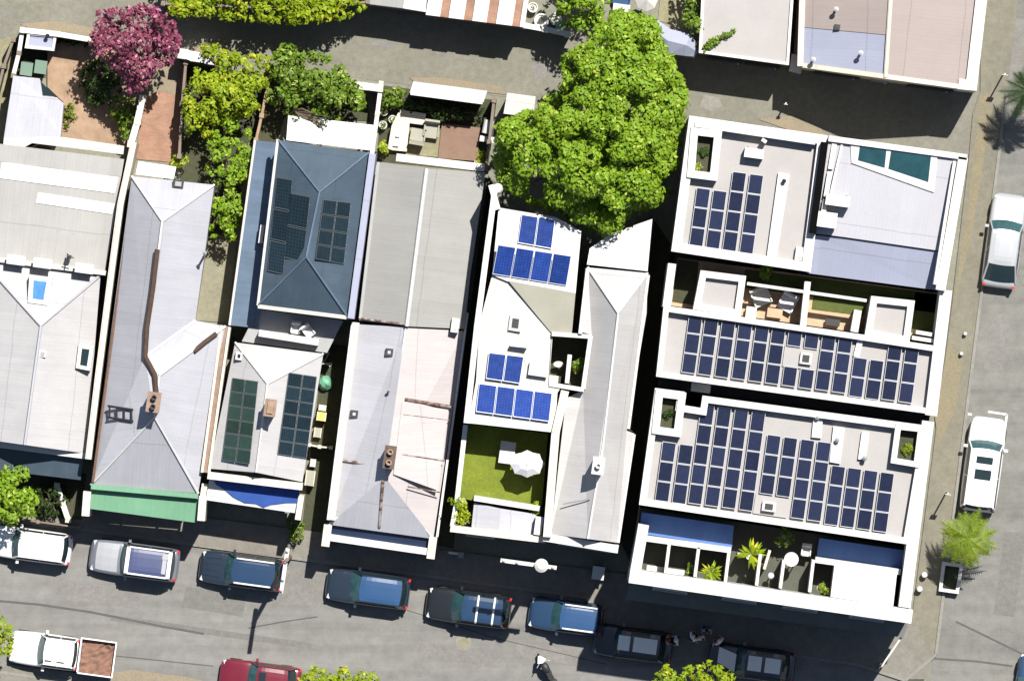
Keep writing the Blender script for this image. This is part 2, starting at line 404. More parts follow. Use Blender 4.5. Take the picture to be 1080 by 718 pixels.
# main carriageway with the kerb build-out in front of the white flats
sheet('street', [(-far, L(-far)), (622, L(622)), (636, 664), (905, 702), (955, 718), (1130, 722), (far, 717 + .135 * (far - 1100)),
                 (far, 707 + .135 * far), (-far, 707 - .135 * far)], .012, 'asphalt')
sheet('side_street', [(K(-2500), -2500), (K(718) - 3, 718), (1125, 719), (1170 - .126 * (-2500 - 350), -2500)], .008, 'asphalt2')
sheet('side_street_south', [(K(870), 873), (K(3000), 3000), (1170 - .126 * 2650, 3000), (1170 - .126 * 520, 890)], .008, 'asphalt2')
sheet('lane', [(-600, -55), (0, 6), (100, -4), (190, 14), (392, 10), (552, 28), (600, 34), (700, 54), (838, 70), (1022, 93), (1062, 96), (1052, 170), (1020, 164),
               (870, 146), (730, 126), (530, 102), (400, 86), (190, 54), (60, 28), (20, 24), (0, 46), (-600, -30)], .02, 'lane')
def slab(name, poly, z, mat):
    m = MB(); m.prism(poly, 0, z, 0); return struct(name, m, M[mat])
slab('footpath', [(-far, L(-far) - 60), (-far, L(-far) - 3), (619, L(619) - 3), (633, 661), (905, 699), (948, 716), (975, 716), (984, 690),
                  (962, 650), (660, 605), (470, 580), (330, 560), (210, 545), (80, 530), (0, 520)], .13, 'paving')
slab('footpath_side', [(1034, 96), (1061, 97), (K(170) - 2, 170), (K(600) - 2, 600), (K(690) - 2, 690), (984, 690), (962, 650), (1003, 330), (1022, 165), (1026, 120)], .125, 'brownpath')
slab('footpath_side_north', [(1040, -2500), (K(-2500) - 2, -2500), (K(97), 97), (1034, 96)], .125, 'brownpath')
slab('footpath_south', [(-far, 710 - .135 * far), (K(860) - 4, 825), (K(870) - 4, 2600), (-far, 2600)], .13, 'paving')
def kerb(a, b, w=.16, z=.14):
    m = MB(); m.rail(a, b, w, 0, z); return struct('kerb', m, M['kerb'])
kerb((-far, L(-far) - 1.5), (619, L(619) - 1.5)); kerb((619, L(619) - 1.5), (635, 662.5)); kerb((635, 662.5), (905, 700.5)); kerb((905, 700.5), (955, 717))
kerb((K(97), 97), (K(690), 690)); kerb((K(690), 690), (955, 717)); kerb((-far, 708.5 - .135 * far), (980, 708.5 + .135 * 980))
def road_lines(pts, w=.09, z=.018):  # thin dark lines laid along the road surface
    m = MB()
    for a, b in zip(pts, pts[1:]):
        A, B = P(*a, z), P(*b, z); d = (B - A).normalized(); n = Vector((-d.y, d.x, 0)) * w / 2
        m.face([A - n, B - n, B + n, A + n], up=True)
    struct('tar_seam', m, M['tar'])
road_lines([(-40, 630), (40, 637), (95, 645), (170, 660), (215, 668)], .12); road_lines([(262, 662), (300, 655), (335, 650)], .07)
road_lines([(1008, 655), (1035, 668), (1080, 690)], .10); road_lines([(985, 694), (1030, 697), (1068, 702)], .10); road_lines([(-30, 668), (110, 690), (225, 702)], .06)
road_lines([(420, 640), (520, 672), (640, 700)], .05)
M['litter'] = groundmat('leaf_litter', (.20, .16, .11), (.145, .132, .1), 1.6, .35, .9)
def patch(poly, mat, z=.0165): sheet('road_patch', poly, z, mat)
M['patch_a'] = groundmat('asphalt_patch_dark', (.128, .125, .118), (.105, .104, .097), .5, .22, .9)
M['patch_b'] = groundmat('asphalt_patch_pale', (.158, .152, .145), (.118, .116, .108), .5, .22, .9)
patch([(300, 600), (345, 606), (338, 640), (294, 634)], 'patch_b'); patch([(62, 612), (150, 624), (147, 642), (58, 630)], 'patch_b'); patch([(446, 676), (530, 688), (527, 704), (443, 692)], 'patch_b')
patch([(196, 618), (260, 628), (256, 650), (192, 640)], 'patch_a'); patch([(118, 648), (330, 678), (328, 684), (116, 654)], 'patch_a'); patch([(545, 676), (612, 686), (608, 702), (541, 692)], 'patch_b')
patch([(1046, 330), (1066, 333), (1058, 392), (1038, 389)], 'patch_b', .013); patch([(1060, 560), (1082, 563), (1070, 650), (1048, 647)], 'patch_a', .013); patch([(1070, 20), (1090, 20), (1082, 90), (1062, 88)], 'patch_b', .013)
patch([(742, 100), (758, 103), (762, 112), (750, 118), (738, 112)], 'kerb', .026); patch([(395, 42), (418, 46), (416, 52), (393, 48)], 'patch_b', .026); patch([(560, 70), (590, 62), (592, 74), (566, 84)], 'patch_b', .026)
for q in ([(22, 25), (60, 22), (98, 30), (104, 40), (60, 33), (24, 30)], [(432, 82), (470, 82), (530, 92), (534, 100), (500, 96), (470, 91), (436, 86)], [(700, 108), (716, 100), (726, 108), (722, 122), (700, 120)], [(800, 126), (836, 122), (866, 136), (872, 145), (840, 140)], [(200, 48), (230, 44), (248, 52), (230, 60), (206, 56)], [(160, 62), (190, 64), (186, 100), (166, 96), (150, 108), (152, 80)]):
    sheet('leaf_litter', q, .068, 'litter')
for q in ([(1034, 100), (1048, 100), (1036, 180), (1022, 260), (1012, 300), (1006, 330), (1008, 300), (1018, 240)], [(1000, 360), (1016, 380), (1008, 430), (990, 470), (986, 440)]):
    sheet('leaf_litter', q, .129, 'brownpath2')
# ground of the yards, front gardens and passages
def yard(name, poly, mat, z=.03):
    return slab(name, poly, z, mat)
sheet('verge', [(112, 710), (140, 706), (200, 714), (232, 722), (215, 740), (120, 730)], .16, 'litter')
yard('timber_deck', [(50, 46), (100, 44), (152, 56), (148, 92), (134, 156), (64, 148), (67, 108), (50, 92)], 'peach', .25)
yard('yard_ground', [(22, 32), (98, 40), (100, 50), (52, 47), (48, 82), (14, 80)], 'soil', .05)
yard('brick_yard', [(152, 60), (196, 66), (188, 172), (144, 168)], 'brick', .06)
yard('garden_bed', [(194, 68), (385, 92), (390, 128), (300, 124), (292, 150), (262, 150), (246, 254), (216, 248), (224, 198), (190, 192)], 'soil', .05)
yard('concrete_passage', [(221, 245), (250, 252), (240, 340), (206, 338)], 'concrete', .06)
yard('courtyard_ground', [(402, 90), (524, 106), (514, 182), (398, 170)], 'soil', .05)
yard('olive_paving', [(430, 134), (466, 136), (463, 166), (428, 163)], 'gravel', .08)
yard('brown_decking', [(466, 130), (507, 135), (503, 170), (462, 167)], 'deck', .2)
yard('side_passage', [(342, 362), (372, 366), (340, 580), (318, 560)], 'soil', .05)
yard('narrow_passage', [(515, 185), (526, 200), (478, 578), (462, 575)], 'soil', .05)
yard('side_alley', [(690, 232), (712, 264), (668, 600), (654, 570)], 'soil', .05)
yard('front_garden', [(-60, 475), (90, 500), (86, 548), (-60, 536)], 'soil', .16)
yard('paved_forecourt', [(208, 560), (296, 575), (300, 588), (205, 574)], 'paving', .16)
yard('gravel_yard', [(700, -40), (728, -40), (722, 30), (694, 22)], 'gravel', .06)
yard('neighbour_grass', [(-60, 50), (16, 40), (8, 150), (-60, 160)], 'gravel', .05)
# ------------------------------------------------------------------ shared building bits
def face_items(T, a, b, items, inset=.1, zt=3.3):
    """doors and windows on the wall that stands under the pixel line a-b (outside is to the right of a->b seen from below)"""
    A, B = P(*a, zt), P(*b, zt); A.z = B.z = 0; d = (B - A).normalized(); n = Vector((d.y, -d.x, 0)); rot = math.atan2(d.y, d.x); ln = (B - A).length
    for kind, t, w_, z0, z1 in items:
        c = A + d * (ln * t) - n * (inset - .01); zc = (z0 + z1) / 2
        if kind == 'w':
            f = MB(); f.box(c + Z * zc, (w_ + .16, .16, z1 - z0 + .16), rot); fo = f.build('window', M['white'], T)
            q = MB(); q.box(c + Z * zc, (w_, .22, z1 - z0), rot); q.build('pane', M['glass'], fo)
            q = MB(); q.box(c + Z * (z0 - .13) + n * .08, (w_ + .24, .26, .07), rot); q.build('sill', M['render'], fo)
        else:
            f = MB(); f.box(c + Z * zc, (w_, .18, z1 - z0), rot); fo = f.build('door', M['grey'] if kind == 'd' else M['dark'], T)
            q = MB(); q.box(c + Z * (z0 + 1.0) + d * (w_ * .38) + n * .12, (.05, .08, .14), rot); q.build('handle', M['alu'], fo)
def chimney(parent, px, py, w_, d_, z0, z1, mat, pots=2, potmat='dark', axis=1):
    c = P(px, py, z1); m = MB(); m.box((c.x, c.y, (z0 + z1) / 2), (w_, d_, z1 - z0)); m.box((c.x, c.y, z1 + .04), (w_ + .12, d_ + .12, .08))
    o = m.build('chimney', M[mat], parent)
    for k in range(pots):
        q = MB(); off = (U if axis else D) * ((k - (pots - 1) / 2) * (d_ if axis else w_) * .5)
        q.lathe(Vector((c.x, c.y, z1 + .08)) + off, [(.13, 0), (.12, .25), (.15, .27), (.15, .32), (.09, .32), (.09, .12)], 12); q.build('chimney_pot', M[potmat], o)
    return o
def vent_pipe(parent, px, py, z0, h, r=.07, mat='white'):
    c = P(px, py, z0 + h); m = MB(); m.tube([(c.x, c.y, z0 - .1), (c.x, c.y, z0 + h)], r, 10); m.lathe((c.x, c.y, z0 + h - .05), [(r * 1.9, 0), (r * 1.9, .05), (.01, .16)], 10)
    return m.build('vent_pipe', M[mat], parent)
def roof_vent(parent, px, py, z0, w_=.5, d_=.5, h=.35, mat='white', cap='dark'):
    c = P(px, py, z0 + h); m = MB(); m.box((c.x, c.y, z0 + h / 2 - .1), (w_, d_, h + .2)); m.box((c.x, c.y, z0 + h + .02), (w_ * .6, d_ * .6, .05), m=1)
    return m.build('roof_vent', [M[mat], M[cap]], parent)
def capping(name, pts, r, mat, parent):
    m = MB(); m.tube([P(*p) for p in pts], r, 8); return m.build(name, M[mat], parent)
def slab_roof(parent, name, pts, mat, thick=.12, smat=None):
    m = MB(); top = [P(*p) for p in pts]; m.solid(top, [p - Z * thick for p in top], 0 if smat is None else 1, 0)
    return m.build(name, [M[mat], M[smat or mat]], parent)
def walls(parent, poly, z1, mat, name='wall', z0=0):
    m = MB(); n = len(poly); t = [P(x, y, z1) for x, y in poly]; a = sum(t[i].x * t[(i + 1) % n].y - t[(i + 1) % n].x * t[i].y for i in range(n))
    if a < 0: t = t[::-1]
    for i in range(n):
        p, q = t[i], t[(i + 1) % n]; m.face([(p.x, p.y, z0), (q.x, q.y, z0), q, p])
    return m.build(name, M[mat], parent)
def posts(parent, pts, z1, mat='white', r=.07, z0=0, name='post'):
    for x, y in pts:
        c = P(x, y, z1); m = MB(); m.tube([(c.x, c.y, z0), (c.x, c.y, z1)], r, 8); m.build(name, M[mat], parent)
def rails(parent, name, segs, w_, z0, z1, mat):
    m = MB()
    for a, b in segs: m.rail(a, b, w_, z0, z1)
    return m.build(name, M[mat], parent)
def gable_house(T, faces, mat, wallmat='render', thick=.14):
    m = MB(); fs = roof_faces(m, faces, thick=thick); ro = m.build('roof', M[mat], T)
    m = MB(); skirt(m, fs); m.build('wall', M[wallmat], T)
    return ro
def hips(parent, lines, r=.07, mat='roof_white'):
    m = MB()
    for ln in lines: m.tube([P(*p) for p in ln], r, 6)
    return m.build('ridge_capping', M[mat], parent)
# ================================================================== house 1: far left
T = tpx('terrace_house', 'wide grey roofed house at far left with white roof strips and blue skylight', 'house', 50, 320, group='terrace houses along the street')
e, r = 3.4, 5.0
ro = gable_house(T, [[(-20, 273, e), (106, 290, e), (43, 344, r)], [(-20, 273, e), (43, 344, r), (26, 469, r), (-38, 460, e)], [(106, 290, e), (91, 478, e), (26, 469, r), (43, 344, r)]], 'roof_light')
hips(ro, [[(-20, 273, e + .04), (43, 344, r + .04), (106, 290, e + .04)], [(43, 344, r + .04), (26, 469, r + .04)]], .08, 'roof_lav')
rr = slab_roof(T, 'rear_roof', [(-15, 150, 3.75), (131, 168, 3.75), (111, 287, 3.35), (-25, 270, 3.35)], 'roof_warm')
walls(T, [(-14, 151), (130, 169), (110, 286), (-24, 269)], 3.2, 'render', 'rear_wall')
for q in ([(2, 171), (125, 187), (121, 204), (-1, 188)], [(40, 203), (121, 215), (118, 226), (38, 214)]):
    zf = plane_z((-15, 150, 3.79), (131, 168, 3.79), (111, 287, 3.39))
    slab_roof(rr, 'skylight_strip', [(x, y, zf(x, y) + .01) for x, y in q], 'clear', .05)
slab_roof(T, 'extension_roof', [(14, 80, 3.0), (42, 83, 3.0), (45, 101, 3.0), (60, 103, 3.0), (67, 109, 3.0), (64, 144, 3.1), (4, 146, 3.1)], 'roof_lav')
slab_roof(T, 'link_roof', [(4, 146, 3.1), (61, 144, 3.1), (131, 154, 3.2), (130, 163, 3.2), (34, 151, 3.2), (2, 168, 3.1)], 'roof_offwhite')
walls(T, [(15, 81), (41, 84), (44, 102), (66, 110), (63, 143), (3, 167)], 2.95, 'render', 'extension_wall')
m = MB(); m.solid([P(43, 86, 3.02), P(58, 102, 3.02), P(45, 101, 3.02)], [P(43, 86, 2.4), P(58, 102, 2.4), P(45, 101, 2.4)]); m.build('corner_skylight', M['glass'], T)
pr = rails(T, 'parapet', [((-25, 271), (112, 288))], .25, 3, 3.75, 'roof_offwhite')
for x in (17, 45, 89):
    chimney(T, x, 270 + (x + 25) * .124 - 1, .85, .38, 3.2, 4.35, 'white', 0)
m = MB(); m.box(P(73, 271, 4.0), (.22, .2, .5)); m.tube([P(71, 268, 3.8), P(74, 271, 5.1)], .04); m.tube([P(70, 270, 4.9), P(78, 272, 4.9)], .03); m.build('television_aerial', M['dark'], T)
def skylight(parent, quad, z, glass, border=3, h=.14, fm='white'):
    m = MB(); m.prism(quad, z - .35, z + h); o = m.build('skylight', M[fm], parent)
    q = MB(); q.prism(offset(quad, border), z, z + h + .012); q.build('pane', M[glass], o); return o
skylight(ro, [(31, 290), (55, 293), (50, 322), (29, 319)], 4.25, 'blueglass', 5, .25)
skylight(ro, [(83, 363), (99, 365), (95, 391), (80, 388)], 3.95, 'glass', 4, .2)
roof_vent(ro, 45, 373, 4.7, .35, .35, .25, 'roof_offwhite' if False else 'white', 'grey')
rails(T, 'gutter', [((-38, 464), (92, 481))], .3, 3.0, 3.5, 'white')
slab_roof(T, 'verandah_roof', [(-45, 466, 3.0), (88, 482, 3.0), (85, 506, 2.6), (-48, 490, 2.6)], 'roof_blue')  # dark blue iron colour stands in for the gable's shade here
posts(T, [(-2, 494), (40, 499), (82, 504)], 2.5)
face_items(T, (-36, 458), (88, 476), [('w', .25, 1.2, .7, 2.3), ('d', .5, .9, .15, 2.2), ('w', .8, 1.1, .7, 2.3)])
T = tpx('party_wall', 'long narrow cream party wall between the wide grey roof and the lavender roof', 'wall', 112, 320)
rails(T, 'masonry', [((141, 150), (127, 215)), ((127, 215), (117, 290)), ((117, 290), (103, 400)), ((103, 400), (93, 484))], .32, 0, 4.5, 'cream')
rails(T, 'coping', [((141, 150), (127, 215)), ((127, 215), (117, 290)), ((117, 290), (103, 400)), ((103, 400), (93, 484))], .2, 4.5, 4.58, 'roof_offwhite')
# ================================================================== house 2: lavender roof, green verandah
T = tpx('terrace_house', 'lavender hipped roof house with rusty ridge flue, brick chimney and green verandah', 'house', 165, 350, group='terrace houses along the street')
e, r = 4.5, 6.4
a, b, c, d, gg, h, i_, j, k, l = (139, 186, e), (226, 195, e), (171, 234, r), (206, 338, e), (153, 376, r), (238, 344, e), (168, 396, r), (163, 440, r), (209, 520, e - .35), (96, 511, e - .35)
ro = gable_house(T, [[a, b, c], [l, a, c, gg], [l, gg, i_, j], [b, d, gg, c], [d, h, i_, gg], [h, k, j, i_], [l, j, k]], 'roof_lav')
up = lambda p: (p[0], p[1], p[2] + .04)
hips(ro, [[up(a), up(c), up(b)], [up(c), up(gg)], [up(d), up(gg)], [up(h), up(i_)], [up(l), up(j), up(k)], [up(i_), up(j)]], .07)
capping('flue', [(166, 263, r + .16), (161, 305, r + .16), (155, 345, r + .16), (153, 376, r + .16), (163, 395, r + .16), (165, 418, r + .1)], .14, 'darkrust', T)
capping('flue', [(204, 371, 5.45), (216, 361, 5.15), (228, 352, 4.85)], .13, 'darkrust', T)
ch = chimney(T, 162, 424, .6, .95, 5.2, 7.7, 'brickwall', 2)
roof_vent(T, 188, 194, 4.75, .55, .4, .2, 'dark', 'grey')
vent_pipe(T, 216, 267, 4.5, 1.7, .06, 'grey')
slab_roof(T, 'rear_awning', [(146, 170, 2.7), (186, 176, 2.7), (183, 189, 2.9), (143, 184, 2.9)], 'roof_white')
slab_roof(T, 'verandah_roof', [(96, 513, 3.98), (210, 525, 3.98), (207, 551, 3.85), (93, 536, 3.85)], 'roof_green')
rails(T, 'gutter', [((96, 513), (209, 523))], .26, 4.2, 4.45, 'roof_green')
for x, y0 in ((91, 520), (213, 525)): m = MB(); m.rail((x + 1, y0 - 2), (x - 1, y0 + 24), .4, 0, 4.5); m.build('end_wall', M['cream'], T)
posts(T, [(133, 540), (170, 545)], 3.72)
rails(T, 'gutter', [((141, 190), (98, 508))], .12, 4.2, 4.5, 'rust')
face_items(T, (96, 509), (209, 518), [('w', .28, 1.5, .7, 2.3), ('d', .72, .9, .15, 2.2)])
T = tpx('ladder', 'short pale ladder lying flat on the lavender roof beside the brick chimney', 'ladder', 127, 437, 5.2)
zf = plane_z(l, gg, j)
m = MB()
for dy in (-5, 7): m.tube([P(114, 433 + dy, zf(114, 433 + dy) + .12), P(140, 437 + dy, zf(140, 437 + dy) + .12)], .07, 6)
m.build('stile', M['dark'], T)
m = MB()
for t in (0.06, .35, .65, .95):
    x = 114 + 26 * t; y = 433 + 4 * t; m.tube([P(x, y - 5, zf(x, y - 5) + .13), P(x, y + 7, zf(x, y + 7) + .13)], .055, 6)
m.build('rung', M['dark'], T)
# ================================================================== house 3: blue two-storey rear, narrow front with two arrays
T = tpx('terrace_house', 'slate blue hipped upper storey with lean-to, behind narrow pale front roof', 'house', 300, 320, group='terrace houses along the street')
e, r = 5.7, 7.5
A_, B_, C_, D_, E_, F_ = (294, 148, e), (389, 161, e), (337, 203, r), (323, 271, r), (366, 333, e), (273, 321, e)
blue_roof = gable_house(T, [[A_, B_, C_], [B_, E_, D_, C_], [F_, D_, E_], [A_, C_, D_, F_]], 'roof_blue')
hips(blue_roof, [[up(A_), up(C_), up(B_)], [up(F_), up(D_), up(E_)], [up(C_), up(D_)]], .06, 'roof_bluelight')
rails(T, 'gutter', [((272, 323), (368, 335))], .2, 5.4, 5.75, 'roof_offwhite'); rails(T, 'gutter', [((293, 147), (272, 322))], .14, 5.45, 5.74, 'roof_offwhite')
rails(T, 'parapet', [((393, 162), (370, 336))], .34, 0, 6.1, 'roof_lilac')
slab_roof(T, 'lean_to_roof', [(270, 148, 3.4), (295, 151, 3.7), (272, 346, 3.7), (243, 343, 3.4)], 'roof_bluelight')
walls(T, [(271, 149), (294, 152), (271, 345), (244, 342)], 3.3, 'render', 'lean_to_wall')
rails(T, 'gutter', [((269, 148), (242, 343))], .12, 3.2, 3.45, 'roof_offwhite')
slab_roof(T, 'rear_verandah_roof', [(304, 122, 2.8), (394, 132, 2.8), (392, 159, 3.1), (302, 148, 3.1)], 'roof_white')
posts(T, [(306, 124), (350, 129), (391, 133)], 2.7)
face_items(T, (275, 319), (364, 331), [('w', .3, 1.1, 3.6, 5.0), ('d', .7, .9, 3.1, 5.1)])
slab_roof(T, 'balcony_deck', [(272, 326, 3.6), (362, 338, 3.6), (345, 372, 3.6), (255, 360, 3.6)], 'grey')
rails(T, 'balcony_parapet', [((273, 351), (336, 361))], .35, 3.3, 4.6, 'white')
e, r = 4.4, 5.7
a, b, c, d, f, gg = (248, 361, e), (341, 373, e), (282, 405, r), (270, 498, r), (319, 508, e), (221, 494, e)
front_w = plane_z(a, c, gg); front_e = plane_z(b, c, f)
ro = gable_house(T, [[a, b, c], [b, f, d, c], [a, c, d, gg]], 'roof_light'); ro.name = 'front_roof'
hips(ro, [[up(a), up(c), up(b)], [up(c), up(d)]], .06)
chimney(T, 285, 430, .5, .8, 4.8, 7.0, 'brickwall', 0)
m = MB(); m.box(P(285, 430, 7.12), (.3, .6, .1)); m.build('chimney_cap', M['peach'], T)
skylight(ro, [(249, 371), (256, 372), (255, 380), (248, 379)], 4.7, 'glass', 2, .2)
rails(T, 'party_wall', [((238, 344), (216, 498))], .42, 0, 4.5, 'brickwall'); rails(T, 'coping', [((242, 345), (220, 500)), ((234, 343), (213, 498))], .14, 3.0, 4.65, 'cream')
rails(T, 'front_parapet', [((219, 501), (319, 513))], .38, 3.4, 5.0, 'cream')
slab_roof(T, 'verandah_roof', [(221, 503, 4.1), (317, 516, 4.1), (313, 541, 3.85), (217, 527, 3.85)], 'roof_white')
for x, y in ((216, 510), (318, 522)): m = MB(); m.rail((x, y), (x - 4, y + 26), .3, 0, 4.2); m.build('end_wall', M['cream'], T)
posts(T, [(250, 530), (285, 535)], 3.75)
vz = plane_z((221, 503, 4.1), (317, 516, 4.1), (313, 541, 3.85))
m = MB(); q = [(224, 504), (316, 517), (315, 530), (302, 530), (286, 532), (278, 535), (270, 531), (258, 530), (246, 524), (238, 517), (228, 511)]  # thin blue slab paints the parapet's shade onto the white roof
m.solid([P(x, y, vz(x, y) + .07) for x, y in q], [P(x, y, vz(x, y) + .02) for x, y in q]); tp = m.build('tarpaulin', M['tarp_blue'], None, origin=P(270, 520, 3.8)); tag(tp, 'wavy edged blue tarpaulin lying on the white verandah roof', 'tarpaulin')  # sheet only paints the shade; no real tarpaulin lies here
face_items(T, (221, 492), (319, 506), [('w', .3, 1.3, .7, 2.3), ('d', .74, .9, .15, 2.2)])
# ================================================================== house 4: long grey gable with front hip
T = tpx('terrace_house', 'long patched grey gable house with tall chimney and white front verandah parapet', 'house', 435, 370, group='terrace houses along the street')
ro = gable_house(T, [[(399, 171, 3.6), (450, 178, 4.6), (429, 344, 4.6), (379, 338, 3.6)], [(450, 178, 4.6), (512, 182, 3.6), (499, 271, 3.6), (496, 290, 3.6), (490, 347, 3.6), (429, 344, 4.6)]], 'roof_olive')
hips(ro, [[(450, 178, 4.66), (429, 344, 4.66)]], .11, 'roof_white')
ap = (406, 503, 5.0)
fr = gable_house(T, [[(378, 342, 3.4), (428, 345, 4.4), ap, (347, 553, 3.4)], [(428, 345, 4.4), (490, 349, 3.4), (457, 568, 3.4), ap], [ap, (457, 568, 3.4), (347, 553, 3.4)]], 'roof_lav'); fr.name = 'front_roof'
fr.data.materials.append(M['roof_shell']); fr.data.polygons[1].material_index = 1
hips(fr, [[(347, 553, 3.44), (406, 503, 4.44), (457, 568, 3.44)], [(428, 345, 4.44), (406, 503, 4.44)]], .06)
ez = plane_z((428, 345, 4.4), (490, 349, 3.4), ap)
for (x0, y0), (x1, y1), mt, rr_ in (((427, 421), (476, 429), 'patchrust', .09), ((424, 479), (469, 486), 'patchrust', .045), ((430, 513), (464, 519), 'patchrust', .035), ((425, 437), (474, 443), 'patchrust', .03)):
    capping('flashing', [(x0, y0, ez(x0, y0) + .04), (x1, y1, ez(x1, y1) + .04)], rr_, mt, fr)
capping('flashing', [(360, 485, 3.55), (393, 490, 4.25)], .07, 'patchrust', fr); capping('flashing', [(381, 336, 3.75), (428, 342, 4.62)], .06, 'patchrust', fr)
capping('flashing', [(404, 507, 4.96), (402, 530, 4.27), (400, 556, 3.52)], .085, 'patchrust', fr)
zf = plane_z((428, 345, 4.4), (490, 349, 3.4), ap)
slab_roof(fr, 'patched_sheets', [(424, 424, zf(424, 424) + .06), (473, 432, zf(473, 432) + .06), (462, 517, zf(462, 517) + .06), (415, 500, zf(415, 500) + .06)], 'roof_shell', .05)
chimney(T, 411, 482, .5, 1.1, 3.6, 6.1, 'chimneydark', 2, 'peach')
roof_vent(T, 480, 343, 3.75, .4, .75, .5, 'white', 'white')
zf = plane_z((378, 342, 3.4), (428, 345, 4.4), (347, 553, 3.4))
skylight(fr, [(407, 367), (415, 368), (414, 376), (406, 375)], zf(411, 371), 'steel', 2.5, .15, 'dark'); skylight(fr, [(370, 432), (378, 433), (377, 441), (369, 440)], zf(373, 436), 'steel', 2.5, .15, 'dark')
vent_pipe(fr, 410, 412, zf(410, 412), .55, .05, 'grey')
rails(T, 'party_wall', [((375, 340), (349, 548))], .42, 0, 3.95, 'cream'); rails(T, 'coping', [((372, 340), (346, 548))], .14, 3.95, 4.02, 'roof_white')
rails(T, 'gutter', [((399, 171), (380, 336))], .16, 3.4, 3.65, 'grey'); rails(T, 'parapet', [((390, 166), (373, 330))], .14, 0, 3.7, 'white')
rails(T, 'rear_gutter', [((418, 166), (511, 177))], .4, 3.2, 3.5, 'white')
rails(T, 'gutter', [((493, 330), (461, 566))], .12, 3.1, 3.45, 'roof_white')
slab_roof(T, 'verandah_roof', [(345, 553, 3.1), (457, 569, 3.1), (455, 579, 2.9), (343, 563, 2.9)], 'roof_navy')
rails(T, 'front_parapet', [((345, 566), (455, 582))], .36, 2.6, 3.4, 'white')
for x, y in ((346, 553), (457, 566)): m = MB(); m.rail((x, y), (x - 3, y + 23), .42, 0, 3.6); m.build('end_wall', M['cream'], T)
posts(T, [(382, 570), (420, 575)], 2.7)
face_items(T, (349, 551), (455, 565), [('w', .25, 1.3, .7, 2.4), ('d', .52, .9, .15, 2.3), ('w', .78, 1.1, .7, 2.4)])
# ================================================================== house 5: white roofs, blue panels, turf terrace
T = tpx('terrace_house', 'two storey white roofed house with green turf terrace and beige hip', 'house', 540, 390, group='terrace houses along the street')
h5 = 7.2
slab_roof(T, 'rear_roof', [(526, 219, h5), (586, 229, h5), (613, 244, h5), (607, 310, h5 + .25), (536, 297, h5 + .25), (519, 290, h5 + .2)], 'roof_white')
slab_roof(T, 'middle_roof', [(519, 290, h5), (536, 297, h5 + .05), (583, 352, h5 - .25), (579, 405, h5 - .25), (592, 408, h5), (588, 414, h5), (502, 402, h5), (506, 340, h5)], 'roof_offwhite')
slab_roof(T, 'hip_roof', [(536, 296, h5 + .3), (607, 309, h5 + .3), (603, 353, h5 - .15), (583, 353, h5 - .15)], 'beige')
slab_roof(T, 'front_box_roof', [(502, 402, h5 + .1), (588, 413, h5 + .1), (585, 456, h5 + .02), (494, 446, h5 + .02)], 'roof_white', .35)
walls(T, [(526, 220), (586, 230), (612, 244), (603, 352), (582, 353), (579, 404), (590, 408), (584, 455), (495, 445), (505, 360)], h5 - .1, 'render')
walls(T, [(495, 446), (584, 456), (570, 560), (478, 556)], 4.0, 'render', 'lower_wall')
slab_roof(T, 'terrace_floor', [(494, 447, 4.02), (578, 457, 4.02), (571, 540, 4.02), (484, 525, 4.02)], 'turf')
rails(T, 'parapet', [((518, 195), (525, 221)), ((522, 200), (503, 345)), ((503, 345), (492, 446))], .3, 0, h5 + .25, 'white')
rails(T, 'terrace_wall', [((491, 448), (482, 528)), ((482, 528), (477, 555))], .25, 0, 5.4, 'white')
m = MB(); m.lathe(P(525, 199, h5), [(.28, -.6), (.28, .1), (.2, .25), (.02, .3)], 14); m.build('finial', M['white'], T)
rails(T, 'party_wall', [((596, 412), (586, 456)), ((586, 456), (577, 566))], .42, 0, h5 + .3, 'cream'); rails(T, 'party_wall', [((620, 283), (612, 352))], .2, 0, h5 + .3, 'white')
rails(T, 'court_parapet', [((582, 352), (624, 355)), ((623, 354), (615, 410)), ((579, 405), (616, 411))], .22, 0, h5 + .1, 'offw' if False else 'white')
slab_roof(T, 'court_floor', [(583, 355, 4.5), (622, 357, 4.5), (614, 408, 4.5), (579, 403, 4.5)], 'soil')
rails(T, 'court_screen', [((601, 374), (598, 404))], .22, 4.5, 7.0, 'white')
skylight(T, [(538, 332), (551, 334), (549, 350), (536, 348)], h5 + .05, 'dark', 3, .15, 'roof_offwhite')
m = MB(); m.rail((538, 364), (556, 366), .1, h5, h5 + .5); m.build('roof_upstand', M['white'], T)
rails(T, 'roof_box', [((558, 388), (578, 391))], .7, h5, h5 + .3, 'white')
pg = slab_roof(T, 'porch_roof', [(500, 530, 5.9), (528, 536, 6.15), (526, 563, 6.15), (497, 558, 5.9)], 'roof_lav', .1); slab_roof(T, 'porch_roof', [(528, 536, 6.15), (566, 542, 5.9), (563, 567, 5.9), (526, 563, 6.15)], 'roof_lav', .1)
rails(T, 'porch_beam', [((500, 525), (569, 536))], .28, 4.0, 6.3, 'white')
rails(T, 'front_parapet', [((475, 557), (575, 569))], .35, 0, 6.5, 'cream')
posts(T, [(500, 548), (530, 553), (560, 557)], 5.9, z0=4)
face_items(T, (478, 559), (574, 571), [('w', .3, 1.4, .8, 2.4), ('d', .7, .9, .15, 2.3), ('w', .3, 1.2, 4.3, 5.7)], .0, 4)
